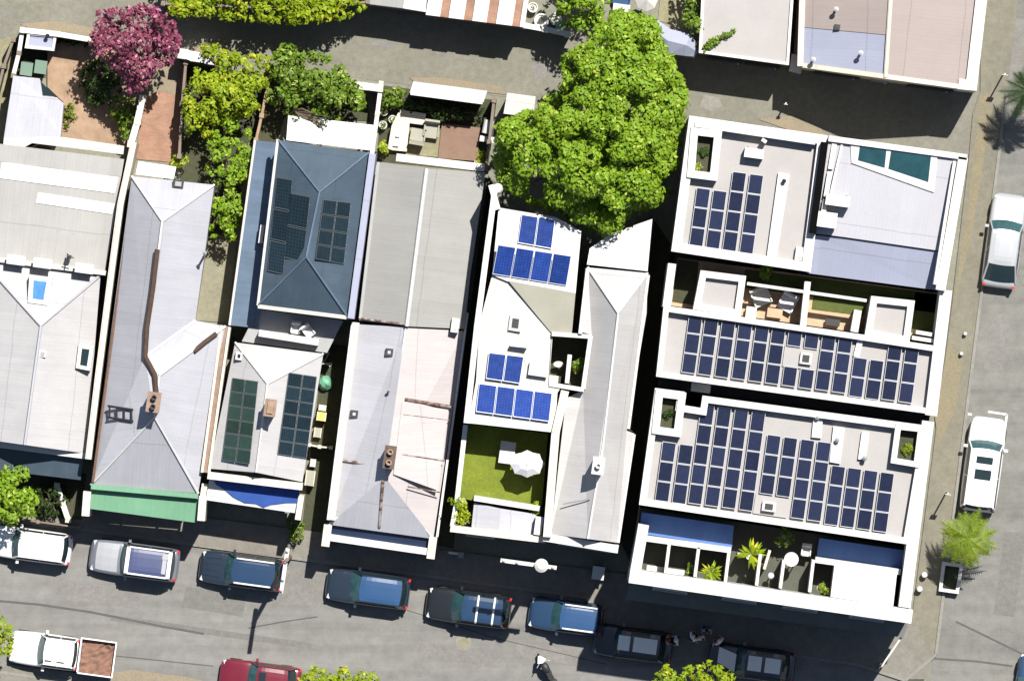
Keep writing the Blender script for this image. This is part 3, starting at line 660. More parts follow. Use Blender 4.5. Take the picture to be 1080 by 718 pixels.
# ================================================================== house 6: long pale gable
T = tpx('terrace_house', 'long pale grey gable house beside the dark alley, partly under the big tree', 'house', 640, 420, group='terrace houses along the street')
e, r = 6.6, 7.9
a, b, c = (620, 282, e), (683, 288, e), (652, 331, r)
ro = gable_house(T, [[a, b, c], [b, (682, 330, e), (661, 454, e), (669, 457, e), (651, 572, e), (620, 568, r), (636, 470, r), c], [a, c, (636, 470, r), (620, 568, r), (581, 563, e), (597, 420, e), (615, 411, e), (624, 353, e), (613, 350, e)]], 'roof_light')
hips(ro, [[up(a), up(c), up(b)], [up(c), (636, 470, r + .04), (620, 568, r + .04)]], .07, 'roof_white')
slab_roof(T, 'rear_roof', [(622, 262, 6.2), (645, 246, 6.2), (688, 231, 6.2), (683, 286, 6.4), (619, 279, 6.4)], 'roof_white')
walls(T, [(623, 263), (645, 247), (687, 232), (682, 286), (620, 279)], 6.1, 'render', 'rear_wall')
chimney(T, 631, 491, .5, .8, 6.9, 9.3, 'white', 1, 'white')
wz = plane_z(a, c, (581, 563, e))
capping('flashing', [(594, 531, wz(594, 531) + .4), (622, 526, r - .05)], .035, 'grey', T)
rails(T, 'front_parapet', [((573, 566), (652, 579))], .42, 0, 7.1, 'white'); rails(T, 'gutter', [((684, 290), (663, 452))], .14, 6.3, 6.65, 'roof_white'); rails(T, 'gutter', [((669, 458), (652, 572))], .14, 6.3, 6.65, 'roof_white')
face_items(T, (582, 571), (650, 582), [('w', .3, 1.2, .8, 2.4), ('d', .75, .9, .15, 2.3), ('w', .3, 1.1, 4, 5.4), ('w', .72, 1.1, 4, 5.4)], .05, 7)
# ================================================================== the white flats
GR = 'white flat-roofed townhouse blocks on the corner'
def flat_block(name, label, poly, z, px, py, pw=10, deck='roof_flat', h=.6, wm='grey_render'):
    T = tpx(name, label, 'townhouse', px, py, group=GR)
    m = MB(); m.face([P(x, y, z) for x, y in poly], up=True); ro = m.build('roof', M[deck], T)
    walls(T, offset(poly, .5), z + h - .02, wm)
    m = MB(); ring(m, poly, pw, z - .05, z + h); m.build('parapet', M['white'], T)
    return T, ro
FZ = 8.3
T1, ro1 = flat_block('townhouse', 'rear white townhouse block with fourteen dark panels and a long white roof vent', [(727, 122), (873, 143), (855, 287), (708, 265)], FZ, 790, 200)
def lightwell(T, quad, z, planting=True, bw=8):
    m = MB(); ring(m, offset(quad, -bw), bw, z - .05, z + .75); o = m.build('lightwell_kerb', M['white'], T)
    q = MB(); q.face([P(x, y, z + .02) for x, y in quad], up=True); q.build('lightwell_planting', M['soil'], o)
    return o
lightwell(T1, [(736, 143), (753, 145), (749, 182), (733, 180)], FZ + .01)
m = MB(); m.prism([(821, 182), (833, 184), (818, 278), (808, 276)], FZ - .1, FZ + .3); m.build('ridge_vent', M['white'], ro1)
rails(T1, 'parapet', [((807, 147), (805, 150)), ((733, 131), (860, 150))], .28, FZ, FZ + .75, 'white')
roof_vent(ro1, 847, 268, FZ, .8, .7, .45, 'white', 'white'); vent_pipe(ro1, 827, 191, FZ + .3, .3, .06, 'dark')
T2 = tpx('townhouse', 'white pitched roof townhouse on the corner with two teal roof windows', 'townhouse', 935, 225, group=GR)
z0 = 8.7
zf = plane_z((874, 146, z0 + .5), (1012, 166, z0 + .5), (994, 265, z0))
m = MB(); fs = roof_faces(m, [[(x, y, zf(x, y)) for x, y in ((874, 146), (1012, 166), (994, 265), (890, 250), (858, 246))]], thick=.3); ro2 = m.build('roof', M['roof_pale'], T2)
slab_roof(T2, 'lower_roof', [(857, 248, z0 - .25), (890, 251, z0 - .2), (994, 266, z0 - .2), (988, 306, z0 - .9), (851, 288, z0 - .9)], 'roof_lilac')
walls(T2, [(874, 145), (1020, 165), (990, 306), (853, 288)], 7.7, 'grey_render')
rails(T2, 'parapet', [((1016, 166), (992, 306))], .5, 0, z0 + .75, 'white'); rails(T2, 'parapet', [((1007, 170), (986, 300))], .16, 7, z0 + .85, 'white'); rails(T2, 'parapet', [((874, 146), (1020, 166))], .3, 8.4, z0 + .75, 'white')
zf = plane_z((874, 146, z0 + .5), (1012, 166, z0 + .5), (994, 265, z0))
m = MB()
q0 = [(897, 148), (989, 162), (985, 203), (976, 200), (898, 172)]
m.solid([P(x, y, zf(x, y) + .10) for x, y in q0], [P(x, y, zf(x, y) - .05) for x, y in q0]); rw = m.build('roof_window', M['white'], T2)
for q in ([(907, 154), (935, 158), (933, 177), (905, 169)], [(940, 159), (982, 165), (979, 192), (937, 178)]):
    m = MB(); m.solid([P(x, y, zf(x, y) + .13) for x, y in q], [P(x, y, zf(x, y)) for x, y in q]); m.build('pane', M['tealglass'], rw)
rails(T2, 'box_gutter', [((870, 150), (857, 246))], .36, 8, z0 + .78, 'void')  # black strip painted in place of the deep shaded gap between blocks
m = MB()
for t in (0, .33, .66): m.rail(lerp((880, 152), (866, 240), t + .0), lerp((880, 152), (866, 240), t + .3), .25, z0, z0 + .62)
m.rail((888, 153), (876, 205), .12, z0, z0 + .62); m.build('roof_walkway', M['white'], ro2)
A2 = [(700, 322), (720, 325), (905, 352), (996, 366), (985, 437), (692, 397)]
T3, ro3 = flat_block('townhouse', 'middle white townhouse block whose dark panels form the widest rows', A2, FZ, 840, 375, 6)
for q, k in (([(739, 285), (787, 291), (781, 334), (731, 326)], 0), ([(919, 312), (965, 317), (959, 362), (912, 354)], 1)):
    m = MB(); m.face([P(x, y, FZ - .25) for x, y in q], up=True); m.build('rear_roof', M['roof_flat'], T3)
    walls(T3, q, FZ + .1, 'white', 'rear_wall'); m = MB(); ring(m, q, 7, FZ - .3, FZ + .15); m.build('rear_parapet', M['white'], T3)
rails(T3, 'court_wall', [((709, 278), (703, 324))], .42, 0, FZ + .3, 'white'); rails(T3, 'court_wall', [((962, 356), (988, 360)), ((966, 350), (984, 353))], .2, 0, FZ, 'white')
slab_roof(T3, 'court_floor', [(715, 272, 5.2), (990, 309, 5.2), (984, 362, 5.2), (706, 322, 5.2)], 'peach_light', .2)
slab_roof(T3, 'court_bed', [(786, 284, 5.24), (990, 310, 5.24), (987, 330, 5.24), (783, 303, 5.24)], 'lawn', .02); slab_roof(T3, 'court_bed', [(715, 273, 5.24), (737, 276, 5.24), (732, 322, 5.24), (709, 318, 5.24)], 'soil', .02)
slab_roof(T3, 'court_bed', [(965, 308, 5.24), (990, 311, 5.24), (986, 352, 5.24), (960, 350, 5.24)], 'lawn', .02); slab_roof(T3, 'court_bed', [(858, 312, 5.24), (914, 320, 5.24), (911, 333, 5.24), (856, 326, 5.24)], 'lawn', .03)
rails(T3, 'pergola_beam', [((788, 299), (914, 317))], .16, 7.3, 7.55, 'white'); rails(T3, 'court_divider', [((852, 297), (847, 344))], .32, 5.2, 7.6, 'white'); rails(T3, 'court_divider', [((905, 327), (901, 350))], .4, 5.2, 7.0, 'white')
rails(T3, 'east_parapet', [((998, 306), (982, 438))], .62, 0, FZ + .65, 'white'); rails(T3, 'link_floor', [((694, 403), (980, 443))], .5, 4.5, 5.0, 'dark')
m = MB(); m.prism([(828, 364), (864, 369), (860, 391), (825, 386)], FZ - .1, FZ + .12); m.build('roof_hatch', M['roof_flat'], ro3)
roof_vent(ro3, 850, 378, FZ + .1, .6, .6, .3, 'white', 'dark')
rails(ro3, 'ridge_vent', [((908, 357), (903, 376))], .3, FZ, FZ + .25, 'white')
A3 = [(691, 409), (722, 413), (720, 427), (739, 430), (741, 417), (980, 449), (959, 574), (674, 532)]
T4, ro4 = flat_block('townhouse', 'front white townhouse block with stepped dark panel columns above a planted terrace', A3, FZ, 830, 490, 7)
lightwell(T4, [(699, 419), (715, 421), (711, 452), (696, 450)], FZ + .01); lightwell(T4, [(950, 453), (968, 455), (964, 486), (946, 483)], FZ + .01, bw=6)
for q in ([(879, 449), (891, 451), (886, 489), (875, 487)], [(909, 455), (917, 456), (913, 485), (905, 484)], [(858, 440), (868, 441), (866, 462), (856, 461)]):
    m = MB(); m.prism(q, FZ - .1, FZ + .25); m.build('ridge_vent', M['white'], ro4)
for x, y in ((883, 464), (912, 483), (862, 440)): vent_pipe(ro4, x, y, FZ + .2, .35, .07, 'grey')
m = MB(); m.prism([(797, 521), (832, 526), (829, 546), (794, 541)], FZ - .1, FZ + .12); m.build('roof_hatch', M['roof_flat'], ro4); roof_vent(ro4, 811, 534, FZ + .1, .7, .5, .35, 'white', 'dark')
TZ = 5.6
rails(T4, 'east_parapet', [((979, 444), (954, 640))], .62, 0, FZ + .65, 'white'); rails(T4, 'east_parapet', [((962, 590), (950, 650))], .2, TZ, FZ + .5, 'roof_lilac')
walls(T4, [(675, 533), (958, 575), (946, 650), (664, 610)], TZ, 'white', 'lower_wall')
slab_roof(T4, 'terrace_floor', [(675, 535, TZ), (957, 577, TZ), (949, 648, TZ), (665, 608, TZ)], 'terrace_floor', .2)
rails(T4, 'terrace_parapet', [((664, 607), (962, 650))], .72, 0, FZ + 1.7, 'white'); rails(T4, 'terrace_parapet', [((679, 553), (669, 610))], .55, 0, FZ + .3, 'white')
slab_roof(T4, 'awning_roof', [(677, 540, 6.4), (774, 554, 6.4), (772, 577, 6.2), (674, 562, 6.2)], 'roof_terr'); slab_roof(T4, 'awning_roof', [(864, 567, 6.4), (953, 580, 6.4), (950, 601, 6.2), (861, 588, 6.2)], 'roof_terr')
rails(T4, 'terrace_beam', [((678, 567), (771, 580))], .3, 6.0, 7.9, 'white'); rails(T4, 'terrace_beam', [((860, 590), (950, 603))], .3, 6.0, 7.9, 'white')
for (x, y0, y1) in ((705, 573, 604), (736, 577, 608), (768, 581, 614), (801, 584, 617), (826, 590, 620), (857, 590, 624)): m = MB(); m.rail((x + 1, y0), (x - 3, y1), .16, TZ, 7.9); m.build('terrace_divider', M['white'], T4)
rails(T4, 'terrace_rail', [((778, 584), (800, 587)), ((812, 580), (806, 600))], .14, TZ, 7.4, 'cream')
m = MB(); m.prism([(880, 596), (946, 605), (942, 639), (876, 629)], TZ, 8.0); m.build('stair_head', M['roof_white'], T4)
face_items(T4, (665, 611), (960, 653), [('w', .10, 2.2, .5, 2.8), ('d', .24, 1.0, .13, 2.4), ('w', .36, 2.2, .5, 2.8), ('w', .56, 2.2, .5, 2.8), ('d', .70, 1.0, .13, 2.4), ('w', .84, 2.2, .5, 2.8), ('w', .15, 1.6, 4, 5.6), ('w', .4, 1.6, 4, 5.6), ('w', .62, 1.6, 4, 5.6), ('w', .86, 1.6, 4, 5.6)], -.28, FZ + 1.7)
slab_roof(T4, 'street_awning', [(664, 614, 3.3), (958, 656, 3.3), (953, 672, 3.2), (660, 632, 3.2)], 'awning_grey', .15)
face_items(T4, (954, 640), (979, 444), [('w', .3, 1.2, 4, 5.5), ('w', .7, 1.2, 4, 5.5), ('w', .5, 1.2, 1, 2.5)], -.24, FZ + .65); face_items(T3, (982, 438), (998, 306), [('w', .3, 1.2, 4, 5.5), ('w', .7, 1.2, 4, 5.5), ('d', .5, .9, .13, 2.3)], -.24, FZ + .65)
face_items(T2, (992, 306), (1016, 166), [('w', .3, 1.2, 4, 5.5), ('w', .7, 1.2, 4, 5.5), ('d', .5, .9, .13, 2.3)], -.19, z0 + .75)
# ================================================================== across the lane
GL = 'buildings across the lane'
T = tpx('garage', 'long pale flat garage roof with ivy on its side, across the lane', 'garage', 790, 20, group=GL)
q = [(744, -90), (842, -75), (832, 69), (737, 56)]
m = MB(); m.face([P(x, y, 3.6) for x, y in q], up=True); m.build('roof', M['roof_flat'], T); walls(T, q, 3.7, 'brickwall'); m = MB(); ring(m, q, 3, 3.5, 3.75); m.build('parapet', M['white'], T)
face_items(T, (738, 58), (832, 71), [('g', .3, 1.8, .05, 2.3), ('g', .72, 1.8, .05, 2.3)], .0, 3.7)
T = tpx('warehouse', 'twin pink roofed building with white side parapet at the top right corner', 'building', 940, 30, group=GL)
q1 = [(851, -90), (944, -75), (934, 83), (846, 70)]; q2 = [(944, -75), (1046, -60), (1030, 96), (934, 83)]
ga, gb = plane_z((846, 70, 4.4), (934, 83, 6.3), (852, -60, 4.4)), plane_z((1026, 95, 4.5), (934, 83, 6.3), (1042, -60, 4.5))
for nm, q, zz, mt in (('roof', [(852, -90), (943, -75), (936, 37), (848, 29)], ga, 'roof_pink'), ('lower_roof', [(848, 29.3), (936, 37.3), (933, 80), (846, 68)], lambda x, y: ga(x, y) - .05, 'roof_lilac'), ('roof', [(944, -75), (1040, -62), (1024, 92), (934, 80)], gb, 'roof_pink')):
    slab_roof(T, nm, [(x, y, zz(x, y)) for x, y in q], mt)
m = MB()
for zz, q in ((ga, [(846, 71), (934, 83)]), (gb, [(934, 83), (1030, 96)])):
    a_, b_ = [P(x, y, zz(x, y)) for x, y in q]; n_ = Vector(((b_ - a_).y, -(b_ - a_).x, 0)).normalized() * .22
    m.solid([a_ + n_ * .1 + Z * .12, b_ + n_ * .1 + Z * .12, b_ - n_ + Z * .12, a_ - n_ + Z * .12], [Vector((p.x, p.y, 0)) for p in (a_ + n_ * .1, b_ + n_ * .1, b_ - n_, a_ - n_)])
m.build('gable_wall', M['cream'], T)
walls(T, [(850, -90), (1044, -60), (1030, 95), (846, 70)], 4.2, 'brickwall')
rails(T, 'parapet', [((1042, -60), (1024, 95))], .6, 0, 4.9, 'white'); rails(T, 'parapet', [((849, -90), (844, 70))], .3, 0, 4.6, 'cream')
m = MB(); m.tube([P(944, -75, 6.36), P(934, 82, 6.36)], .12, 8); m.build('ridge_capping', M['cream'], T)
m = MB(); m.prism([(1012, 83), (1031, 86), (1029, 96), (1010, 94)], 0, 4.95); m.build('corner_pier', M['white'], T)
for x, y in ((882, 10), (858, 63), (908, 56)): vent_pipe(T, x, y, ga(x, y), .7, .07, 'white')
roof_vent(T, 883, 29, ga(883, 29), .3, .3, .15, 'dark', 'dark')
face_items(T, (848, 73), (1028, 98), [('g', .2, 2.4, .05, 2.6), ('d', .45, .9, .05, 2.2), ('g', .75, 2.4, .05, 2.6)], 0.05, 4.4)
T = tpx('outbuilding', 'small brown flat roofed lean-to with a white box, squeezed between two big roofs', 'shed', 842, 30, group=GL)
slab_roof(T, 'roof', [(844, -60, 2.6), (850, -60, 2.6), (845, 60, 2.6), (837, 60, 2.6)], 'brick'); m = MB(); m.prism([(835, 57), (847, 59), (845, 77), (833, 74)], 0, 3.2); m.build('gate_post', M['white'], T)
T = tpx('shed', 'white curved roof garden shed beside the big tree, across the lane', 'shed', 715, 45, group=GL)
walls(T, [(690, 20), (708, 33), (729, 38), (736, 50), (733, 60), (698, 55)], 2.7, 'cream')
m = MB()
rows = [[(689, 18, 2.9), (707, 31, 3.0), (728, 36, 3.0), (737, 49, 2.8)], [(692, 34, 3.25), (704, 43, 3.4), (724, 48, 3.35), (736, 55, 2.9)], [(698, 56, 2.85), (706, 57, 2.95), (722, 59, 2.9), (733, 60, 2.75)]]
for ra, rb in zip(rows, rows[1:]):
    for i in range(3): m.face([P(*ra[i]), P(*ra[i + 1]), P(*rb[i + 1]), P(*rb[i])], up=True)
m.build('roof', M['roof_lilac'], T)
T = tpx('pergola', 'pergola of broad white slats over brown boards, across the lane', 'pergola', 500, 10, group=GL)
bot = lambda x: (x, 16 + (x - 450) * .127); top_ = lambda x: (x + 12, -60 + (x - 450) * .127)
slab_roof(T, 'roof_board', [(*top_(450), 3.3), (*top_(552), 3.3), (*bot(552), 3.3), (*bot(450), 3.3)], 'brick')
for x0, x1 in ((449, 464), (473, 489), (498, 513), (523, 540), (548, 553)):
    slab_roof(T, 'slat', [(*top_(x0), 3.42), (*top_(x1), 3.42), (*bot(x1), 3.42), (*bot(x0), 3.42)], 'roof_white', .1)
walls(T, [bot(450), bot(552), top_(552), top_(450)], 3.15, 'timber')
T = tpx('garage', 'white roofed garage cut by the top edge, beside the hedge', 'garage', 420, 2, group=GL)
slab_roof(T, 'roof', [(436, -60, 3.4), (455, -58, 3.4), (449, 13, 3.3), (425, 9, 3.3)], 'roof_white'); slab_roof(T, 'roof', [(405, -63, 3.35), (436, -60, 3.35), (425, 9, 3.25), (384, 4, 3.25)], 'roof_olive'); walls(T, [(406, -62), (454, -58), (448, 12), (385, 4)], 3.2, 'brickwall')
# ------------------------------------------------------------------ solar arrays: rails and panels on their own racks
GS = 'rooftop solar arrays'
def solar(label, quads, z, cellmat, lift=.10, frame=.03, name='solar_array', frame_mat='alu'):
    """quads: pixel corners (tl, tr, br, bl) of each panel; z: height or function of pixels"""
    zf = z if callable(z) else (lambda x, y: z)
    cx = sum(p[0] for q in quads for p in q) / (4 * len(quads)); cy = sum(p[1] for q in quads for p in q) / (4 * len(quads))
    T = tpx(name, label, 'solar panels', cx, cy, zf(cx, cy), GS)
    ra = MB()
    for q in quads:
        m = MB(); top = [P(x, y, zf(x, y) + lift + .04) for x, y in q]
        c = sum(top, Vector()) / 4
        inn = [p + (c - p).normalized() * frame * 1.4 for p in top]
        m.face([inn[3], inn[2], inn[1], inn[0]], 0, up=False, uv=[(0, 0), (1, 0), (1, 1), (0, 1)])
        for i in range(4):
            jn = (i + 1) % 4
            m.face([top[i], top[jn], inn[jn], inn[i]], 1, up=True)
            m.face([top[i], top[jn], top[jn] - Z * .04, top[i] - Z * .04], 1)
        m.build('solar_panel', [M[cellmat], M[frame_mat]], T)
        for t in (.25, .75):
            a_, b_ = lerp(q[0], q[3], t), lerp(q[1], q[2], t)
            ra.tube([P(*a_, zf(*a_) + lift - .03), P(*b_, zf(*b_) + lift - .03)], .025, 4)
    ra.build('rail', M['alu'], T)
    return T
def grid(tl, tr, br, bl, nx, ny, gx=.04, gy=.03, skip=()):
    out = []
    for i in range(nx):
        for j in range(ny):
            if (i, j) in skip: continue
            u0, u1, v0, v1 = (i + gx / 2) / nx, (i + 1 - gx / 2) / nx, (j + gy / 2) / ny, (j + 1 - gy / 2) / ny
            f = lambda u, v: lerp(lerp(tl, tr, u), lerp(bl, br, u), v)
            out.append((f(u0, v0), f(u1, v0), f(u1, v1), f(u0, v1)))
    return out
def cols(spec, w_=14.4, ph=21.0, gap=.28):
    """panel columns of the white flats: (x, y, n) top-left corner and number of panels"""
    out = []
    dx, dy = -.135 * ph, ph * .995
    for x, y, n in spec:
        for k in range(n):
            x0, y0 = x + dx * k, y + dy * k
            g = gap / 2
            out.append(((x0, y0 + g), (x0 + w_, y0 + w_ * .135 + g), (x0 + w_ + dx, y0 + w_ * .135 + dy - g), (x0 + dx, y0 + dy - g)))
    return out
solar('fourteen dark panels in four short columns on the rear white block',
      cols([(735, 197.5, 3), (752.5, 200, 3), (773, 180.5, 4), (791, 183, 4)]), FZ, 'panel_dark', .22, frame_mat='steel')
solar('wide field of dark panel columns on the middle white block',
      cols([(727, 330, 3), (744, 332, 3), (762, 334.5, 3), (779.8, 336.5, 3), (797.6, 339, 3), (815, 341.3, 3), (832.6, 343.5, 1), (827, 385.5, 1), (850.5, 346, 1), (844.8, 388, 1),
            (868, 348, 3), (885.5, 350.5, 3), (900.5, 376, 2), (918, 378.5, 2), (938, 358.5, 3), (955.8, 361, 3)]), FZ, 'panel_dark', .22, frame_mat='steel')
solar('stepped columns of dark panels on the front white block',
      cols([(699, 465, 3), (717, 467.5, 3), (739.5, 426, 5), (757.3, 428.3, 5), (775.3, 430.5, 5), (793.3, 433, 5), (809.5, 457.5, 3), (827, 460, 3), (845, 462.3, 4), (862.5, 464.7, 4),
            (877.5, 490, 3), (894.5, 492.3, 3), (911.7, 494.6, 3), (929, 497, 3)]), FZ, 'panel_dark', .22, frame_mat='steel')
solar('two bright blue panels near the big tree on the white rear roof', grid((550, 225.5), (586, 231), (582, 263), (545.5, 256.5), 2, 1), lambda x, y: h5 + .12, 'panel_blue')
solar('row of four bright blue panels below the upper pair, tilted, on the white rear roof', grid((525, 257.5), (603, 269.5), (597.5, 302), (519, 289.5), 4, 1), lambda x, y: h5 + .75 - .016 * (y - 257 - .15 * (x - 525)), 'panel_blue')
solar('two blue panels by the small courtyard above the turf terrace', grid((515.5, 371), (553, 375.5), (548.5, 405), (512, 399.5), 2, 1), h5 + .12, 'panel_blue')
solar('row of four blue panels along the roof edge above the turf terrace', grid((505, 403.5), (583, 414), (579.5, 445), (501.5, 434.5), 4, 1), h5 + .16, 'panel_blue')
bw = plane_z((294, 148, 5.7), (337, 203, 7.5), (273, 321, 5.7)); be = plane_z((389, 161, 5.7), (337, 203, 7.5), (366, 333, 5.7))
solar('tall stack of black panels on the left slope of the blue roof', grid((291.5, 186), (309, 189), (299, 290), (281.5, 286), 1, 3, .05, .04) + grid((306, 203), (327.5, 207), (320, 277), (299.5, 272), 1, 2, .03, .03), bw, 'panel_black', frame_mat='panel_frame')
solar('four rows of black panels on the right slope of the blue roof', grid((341, 210), (370.5, 213.5), (363, 279), (332.5, 273.5), 2, 4, .02, .05), be, 'panel_black', frame_mat='panel_frame')
solar('greenish panel rectangle left of the chimney on the narrow front roof', grid((245, 398), (272.5, 402), (263.5, 489.5), (233.5, 485.5), 2, 6, .03, .03), front_w, 'panel_green', frame_mat='panel_frame')
solar('dark panel rectangle right of the chimney on the narrow front roof', grid((304.5, 392.5), (334.5, 397), (323.5, 483.5), (292.5, 479), 2, 6, .03, .03), front_e, 'panel_black', frame_mat='panel_frame')
# ------------------------------------------------------------------ air conditioners
GA = 'rooftop air conditioners'
def aircon(px, py, z, label, w_=.95, d_=.42, h=.62, rot=TILT):
    c = P(px, py, z); T = thing('air_conditioner', label, 'air conditioner', c, GA, rot)
    def part(m, name, mat, par=T): return m.build(name, M[mat], par, origin=(0, 0, 0))
    m = MB(); m.box((0, 0, h / 2 + .08), (w_, d_, h), 0); body = part(m, 'casing', 'white')
    m = MB(); m.lathe((-.12 * w_, -d_ / 2 - .005, h / 2 + .08), [(.2, -.01), (.2, .01), (.02, .012)], 16)
    for i, v in enumerate(m.v): p = v - Vector((-.12 * w_, -d_ / 2 - .005, h / 2 + .08)); m.v[i] = Vector((-.12 * w_ + p.x, -d_ / 2 - .005 - p.z, h / 2 + .08 + p.y))
    part(m, 'fan_grille', 'dark')
    m = MB()
    for sx in (-.35, .35): m.box((sx * w_, 0, .04), (.08, d_ + .1, .08), 0)
    part(m, 'foot', 'dark')
    return T
aircon(795, 162, FZ, 'white unit beside the lightwell on the rear white block', 1.0, .5, .75)
aircon(739, 409, 6.7, 'white unit in the dark gap between two white blocks', 1.0, .45, .7)
aircon(883, 212, 8.9, 'larger white unit on the white corner roof, upper of the two', 1.25, .55, .9); aircon(872, 232, 8.9, 'lower white unit at the left edge of the white corner roof', 1.0, .8, .7)
aircon(276, 247, 3.7, 'narrow white unit on end in the slot beside the blue roof', .95, .22, .6, TILT + R(90))
aircon(568, 554, 6.0, 'white unit standing on end at the right of the turf terrace porch', .95, .4, .6, TILT + R(90))
# ------------------------------------------------------------------ vegetation
M['leaf_lime'] = leafmat('lime_leaves', (.10, .195, .010), (.205, .315, .016), (.31, .39, .06))
M['leaf_yellow'] = leafmat('yellow_green_leaves', (.12, .20, .006), (.28, .34, .012), (.40, .40, .03))
M['leaf_mid'] = leafmat('mid_green_leaves', (.05, .10, .008), (.15, .24, .018), (.28, .34, .08))
M['leaf_dark'] = leafmat('dark_leaves', (.012, .03, .006), (.04, .075, .012))
M['leaf_red'] = leafmat('crimson_leaves', (.12, .025, .05), (.25, .06, .11), (.40, .18, .24))
M['leaf_palm'] = leafmat('palm_fronds', (.045, .09, .006), (.21, .27, .014))
M['leaf_palmdark'] = leafmat('dark_palm_fronds', (.010, .024, .006), (.03, .055, .012))
M['bark'] = pmat('bark', (.09, .07, .05), .4, 4, .9, .3, bump=.5)
M['bougain'] = leafmat('magenta_flowers', (.33, .08, .20), (.45, .15, .3))
def inside(p, poly):
    x, y = p; c = False
    for i in range(len(poly)):
        (x0, y0), (x1, y1) = poly[i - 1], poly[i]
        if (y0 > y) != (y1 > y) and x < (x1 - x0) * (y - y0) / (y1 - y0) + x0: c = not c
    return c
def edge_dist(p, poly):
    d = 1e9; q = Vector(p)
    for i in range(len(poly)):
        a, b = Vector(poly[i - 1]), Vector(poly[i]); t = max(0, min(1, (q - a).dot(b - a) / max(1e-6, (b - a).length_squared))); d = min(d, (q - a - (b - a) * t).length)
    return d
def leaves(mb, clumps, n, size, rnd, flat=.36, elong=1.7):
    for c, r in clumps:
        for k in range(max(4, int(n * (r ** 2)))):
            d = Vector((rnd.gauss(0, 1), rnd.gauss(0, 1), rnd.gauss(.35, .8))).normalized()
            p = c + Vector((d.x * r, d.y * r, d.z * r * .75)) * rnd.uniform(.55, 1.08)
            nrm = (d * 1.0 + Vector((rnd.gauss(0, flat), rnd.gauss(0, flat), rnd.gauss(.40, flat)))).normalized()
            t = nrm.cross(Vector((rnd.gauss(0, 1), rnd.gauss(0, 1), rnd.gauss(0, 1)))); t = t.normalized() if t.length > 1e-4 else Vector((1, 0, 0))
            b = nrm.cross(t); s = size * rnd.uniform(.45, 1.5); l_ = s * elong
            mb.face([p - t * l_ / 2, p + b * s * .5 - nrm * s * .1, p + t * l_ / 2, p - b * s * .5 - nrm * s * .1])
def crown_clumps(poly, zlo, zhi, r, n, rnd, rim_r=None):
    xs = [p[0] for p in poly]; ys = [p[1] for p in poly]; out = []
    md = max(edge_dist((rnd.uniform(min(xs), max(xs)), rnd.uniform(min(ys), max(ys))), poly) for _ in range(5))
    md = 1
    for _ in range(200):
        q = (rnd.uniform(min(xs), max(xs)), rnd.uniform(min(ys), max(ys)))
        if inside(q, poly): md = max(md, edge_dist(q, poly))
    tries = 0; pts = []
    while len(out) < n and tries < n * 60:
        tries += 1
        q = (rnd.uniform(min(xs), max(xs)), rnd.uniform(min(ys), max(ys)))
        if not inside(q, poly): continue
        e_ = edge_dist(q, poly); rr = r * rnd.uniform(.65, 1.25)
        if e_ < rr * SC * .55: rr = max(r * .4, e_ / SC / .8)
        if any((Vector(q) - o).length < (rr + r2) * SC * .42 for o, r2 in pts): continue
        pts.append((Vector(q), rr)); t = min(1, e_ / md)
        nv = mnoise.noise(Vector((q[0] / 17, q[1] / 17, zhi))); z = zlo + (zhi - zlo) * math.sqrt(max(0, 1 - (1 - t) ** 2)) * rnd.uniform(.88, 1.04) + nv * min(1.5, (zhi - zlo) * .38)
        if nv < -.25 and t > .12: z -= .35 * (zhi - zlo)
        out.append((P(q[0], q[1], z), rr))
    return out
from mathutils import noise as mnoise
def plant(name, label, cat, poly, zlo, zhi, r, n, dens, size, leaf, trunk=None, seed=1, group=None, base=0, part='crown', fill=True, elong=1.7, extra=None, trunk_r=.16, holes=()):
    rnd = random.Random(seed)
    cx = sum(p[0] for p in poly) / len(poly); cy = sum(p[1] for p in poly) / len(poly)
    tx, ty = trunk or (cx, cy)
    T = tpx(name, label, cat, tx, ty, base, group)
    cl = crown_clumps(poly, zlo, zhi, r, n, rnd); dens = dens * 2.9
    if holes: cl = [k for k in cl if not any(((k[0].x / (1 - k[0].z / CH) * SC + 540 - hx) / hr) ** 2 + ((359 - k[0].y / (1 - k[0].z / CH) * SC - hy) / hs) ** 2 < 1 for hx, hy, hr, hs in holes)]
    m = MB(); leaves(m, cl, dens, size, rnd, elong=elong)
    if fill:                                # thinner inner foliage below the outer clumps
        inner = [(c - Z * (r * 1.1), r_ * 1.05) for c, r_ in cl]
        leaves(m, inner, dens * .22, size * 1.5, rnd)
    m.build(part, M[leaf], T)
    if extra:
        m = MB(); leaves(m, rnd.sample(cl, max(1, len(cl) // 4)), dens * .25, size * .9, rnd); m.build('blossom', M[extra], T)
    m = MB(); b0 = P(tx, ty, base); top = b0 + Z * max(.15, (zlo - base) * .8)
    m.tube([b0 - Z * .05, b0 + Z * (top.z - b0.z) * .5 + Vector((.05, .03, 0)), top], trunk_r, 8, r2=trunk_r * .65)
    for c, r_ in rnd.sample(cl, min(len(cl), 12)):
        mid = top.lerp(c, .5) + Vector((rnd.uniform(-.2, .2), rnd.uniform(-.2, .2), .1)); m.tube([top - Z * .1, mid, c - Z * r_ * .3], trunk_r * .5, 6, r2=.02)
    m.build('trunk' if base + 1.2 < zlo else 'stem', M['bark'], T)
    return T
big = [(563, 119), (592, 96), (598, 60), (623, 45), (630, 20), (655, 13), (690, 22), (697, 45), (707, 62), (722, 92), (723, 120), (716, 140), (712, 170), (704, 200), (690, 216), (668, 220), (655, 234), (640, 250), (626, 240), (598, 226), (560, 212), (530, 196), (524, 165), (528, 132), (545, 122)]
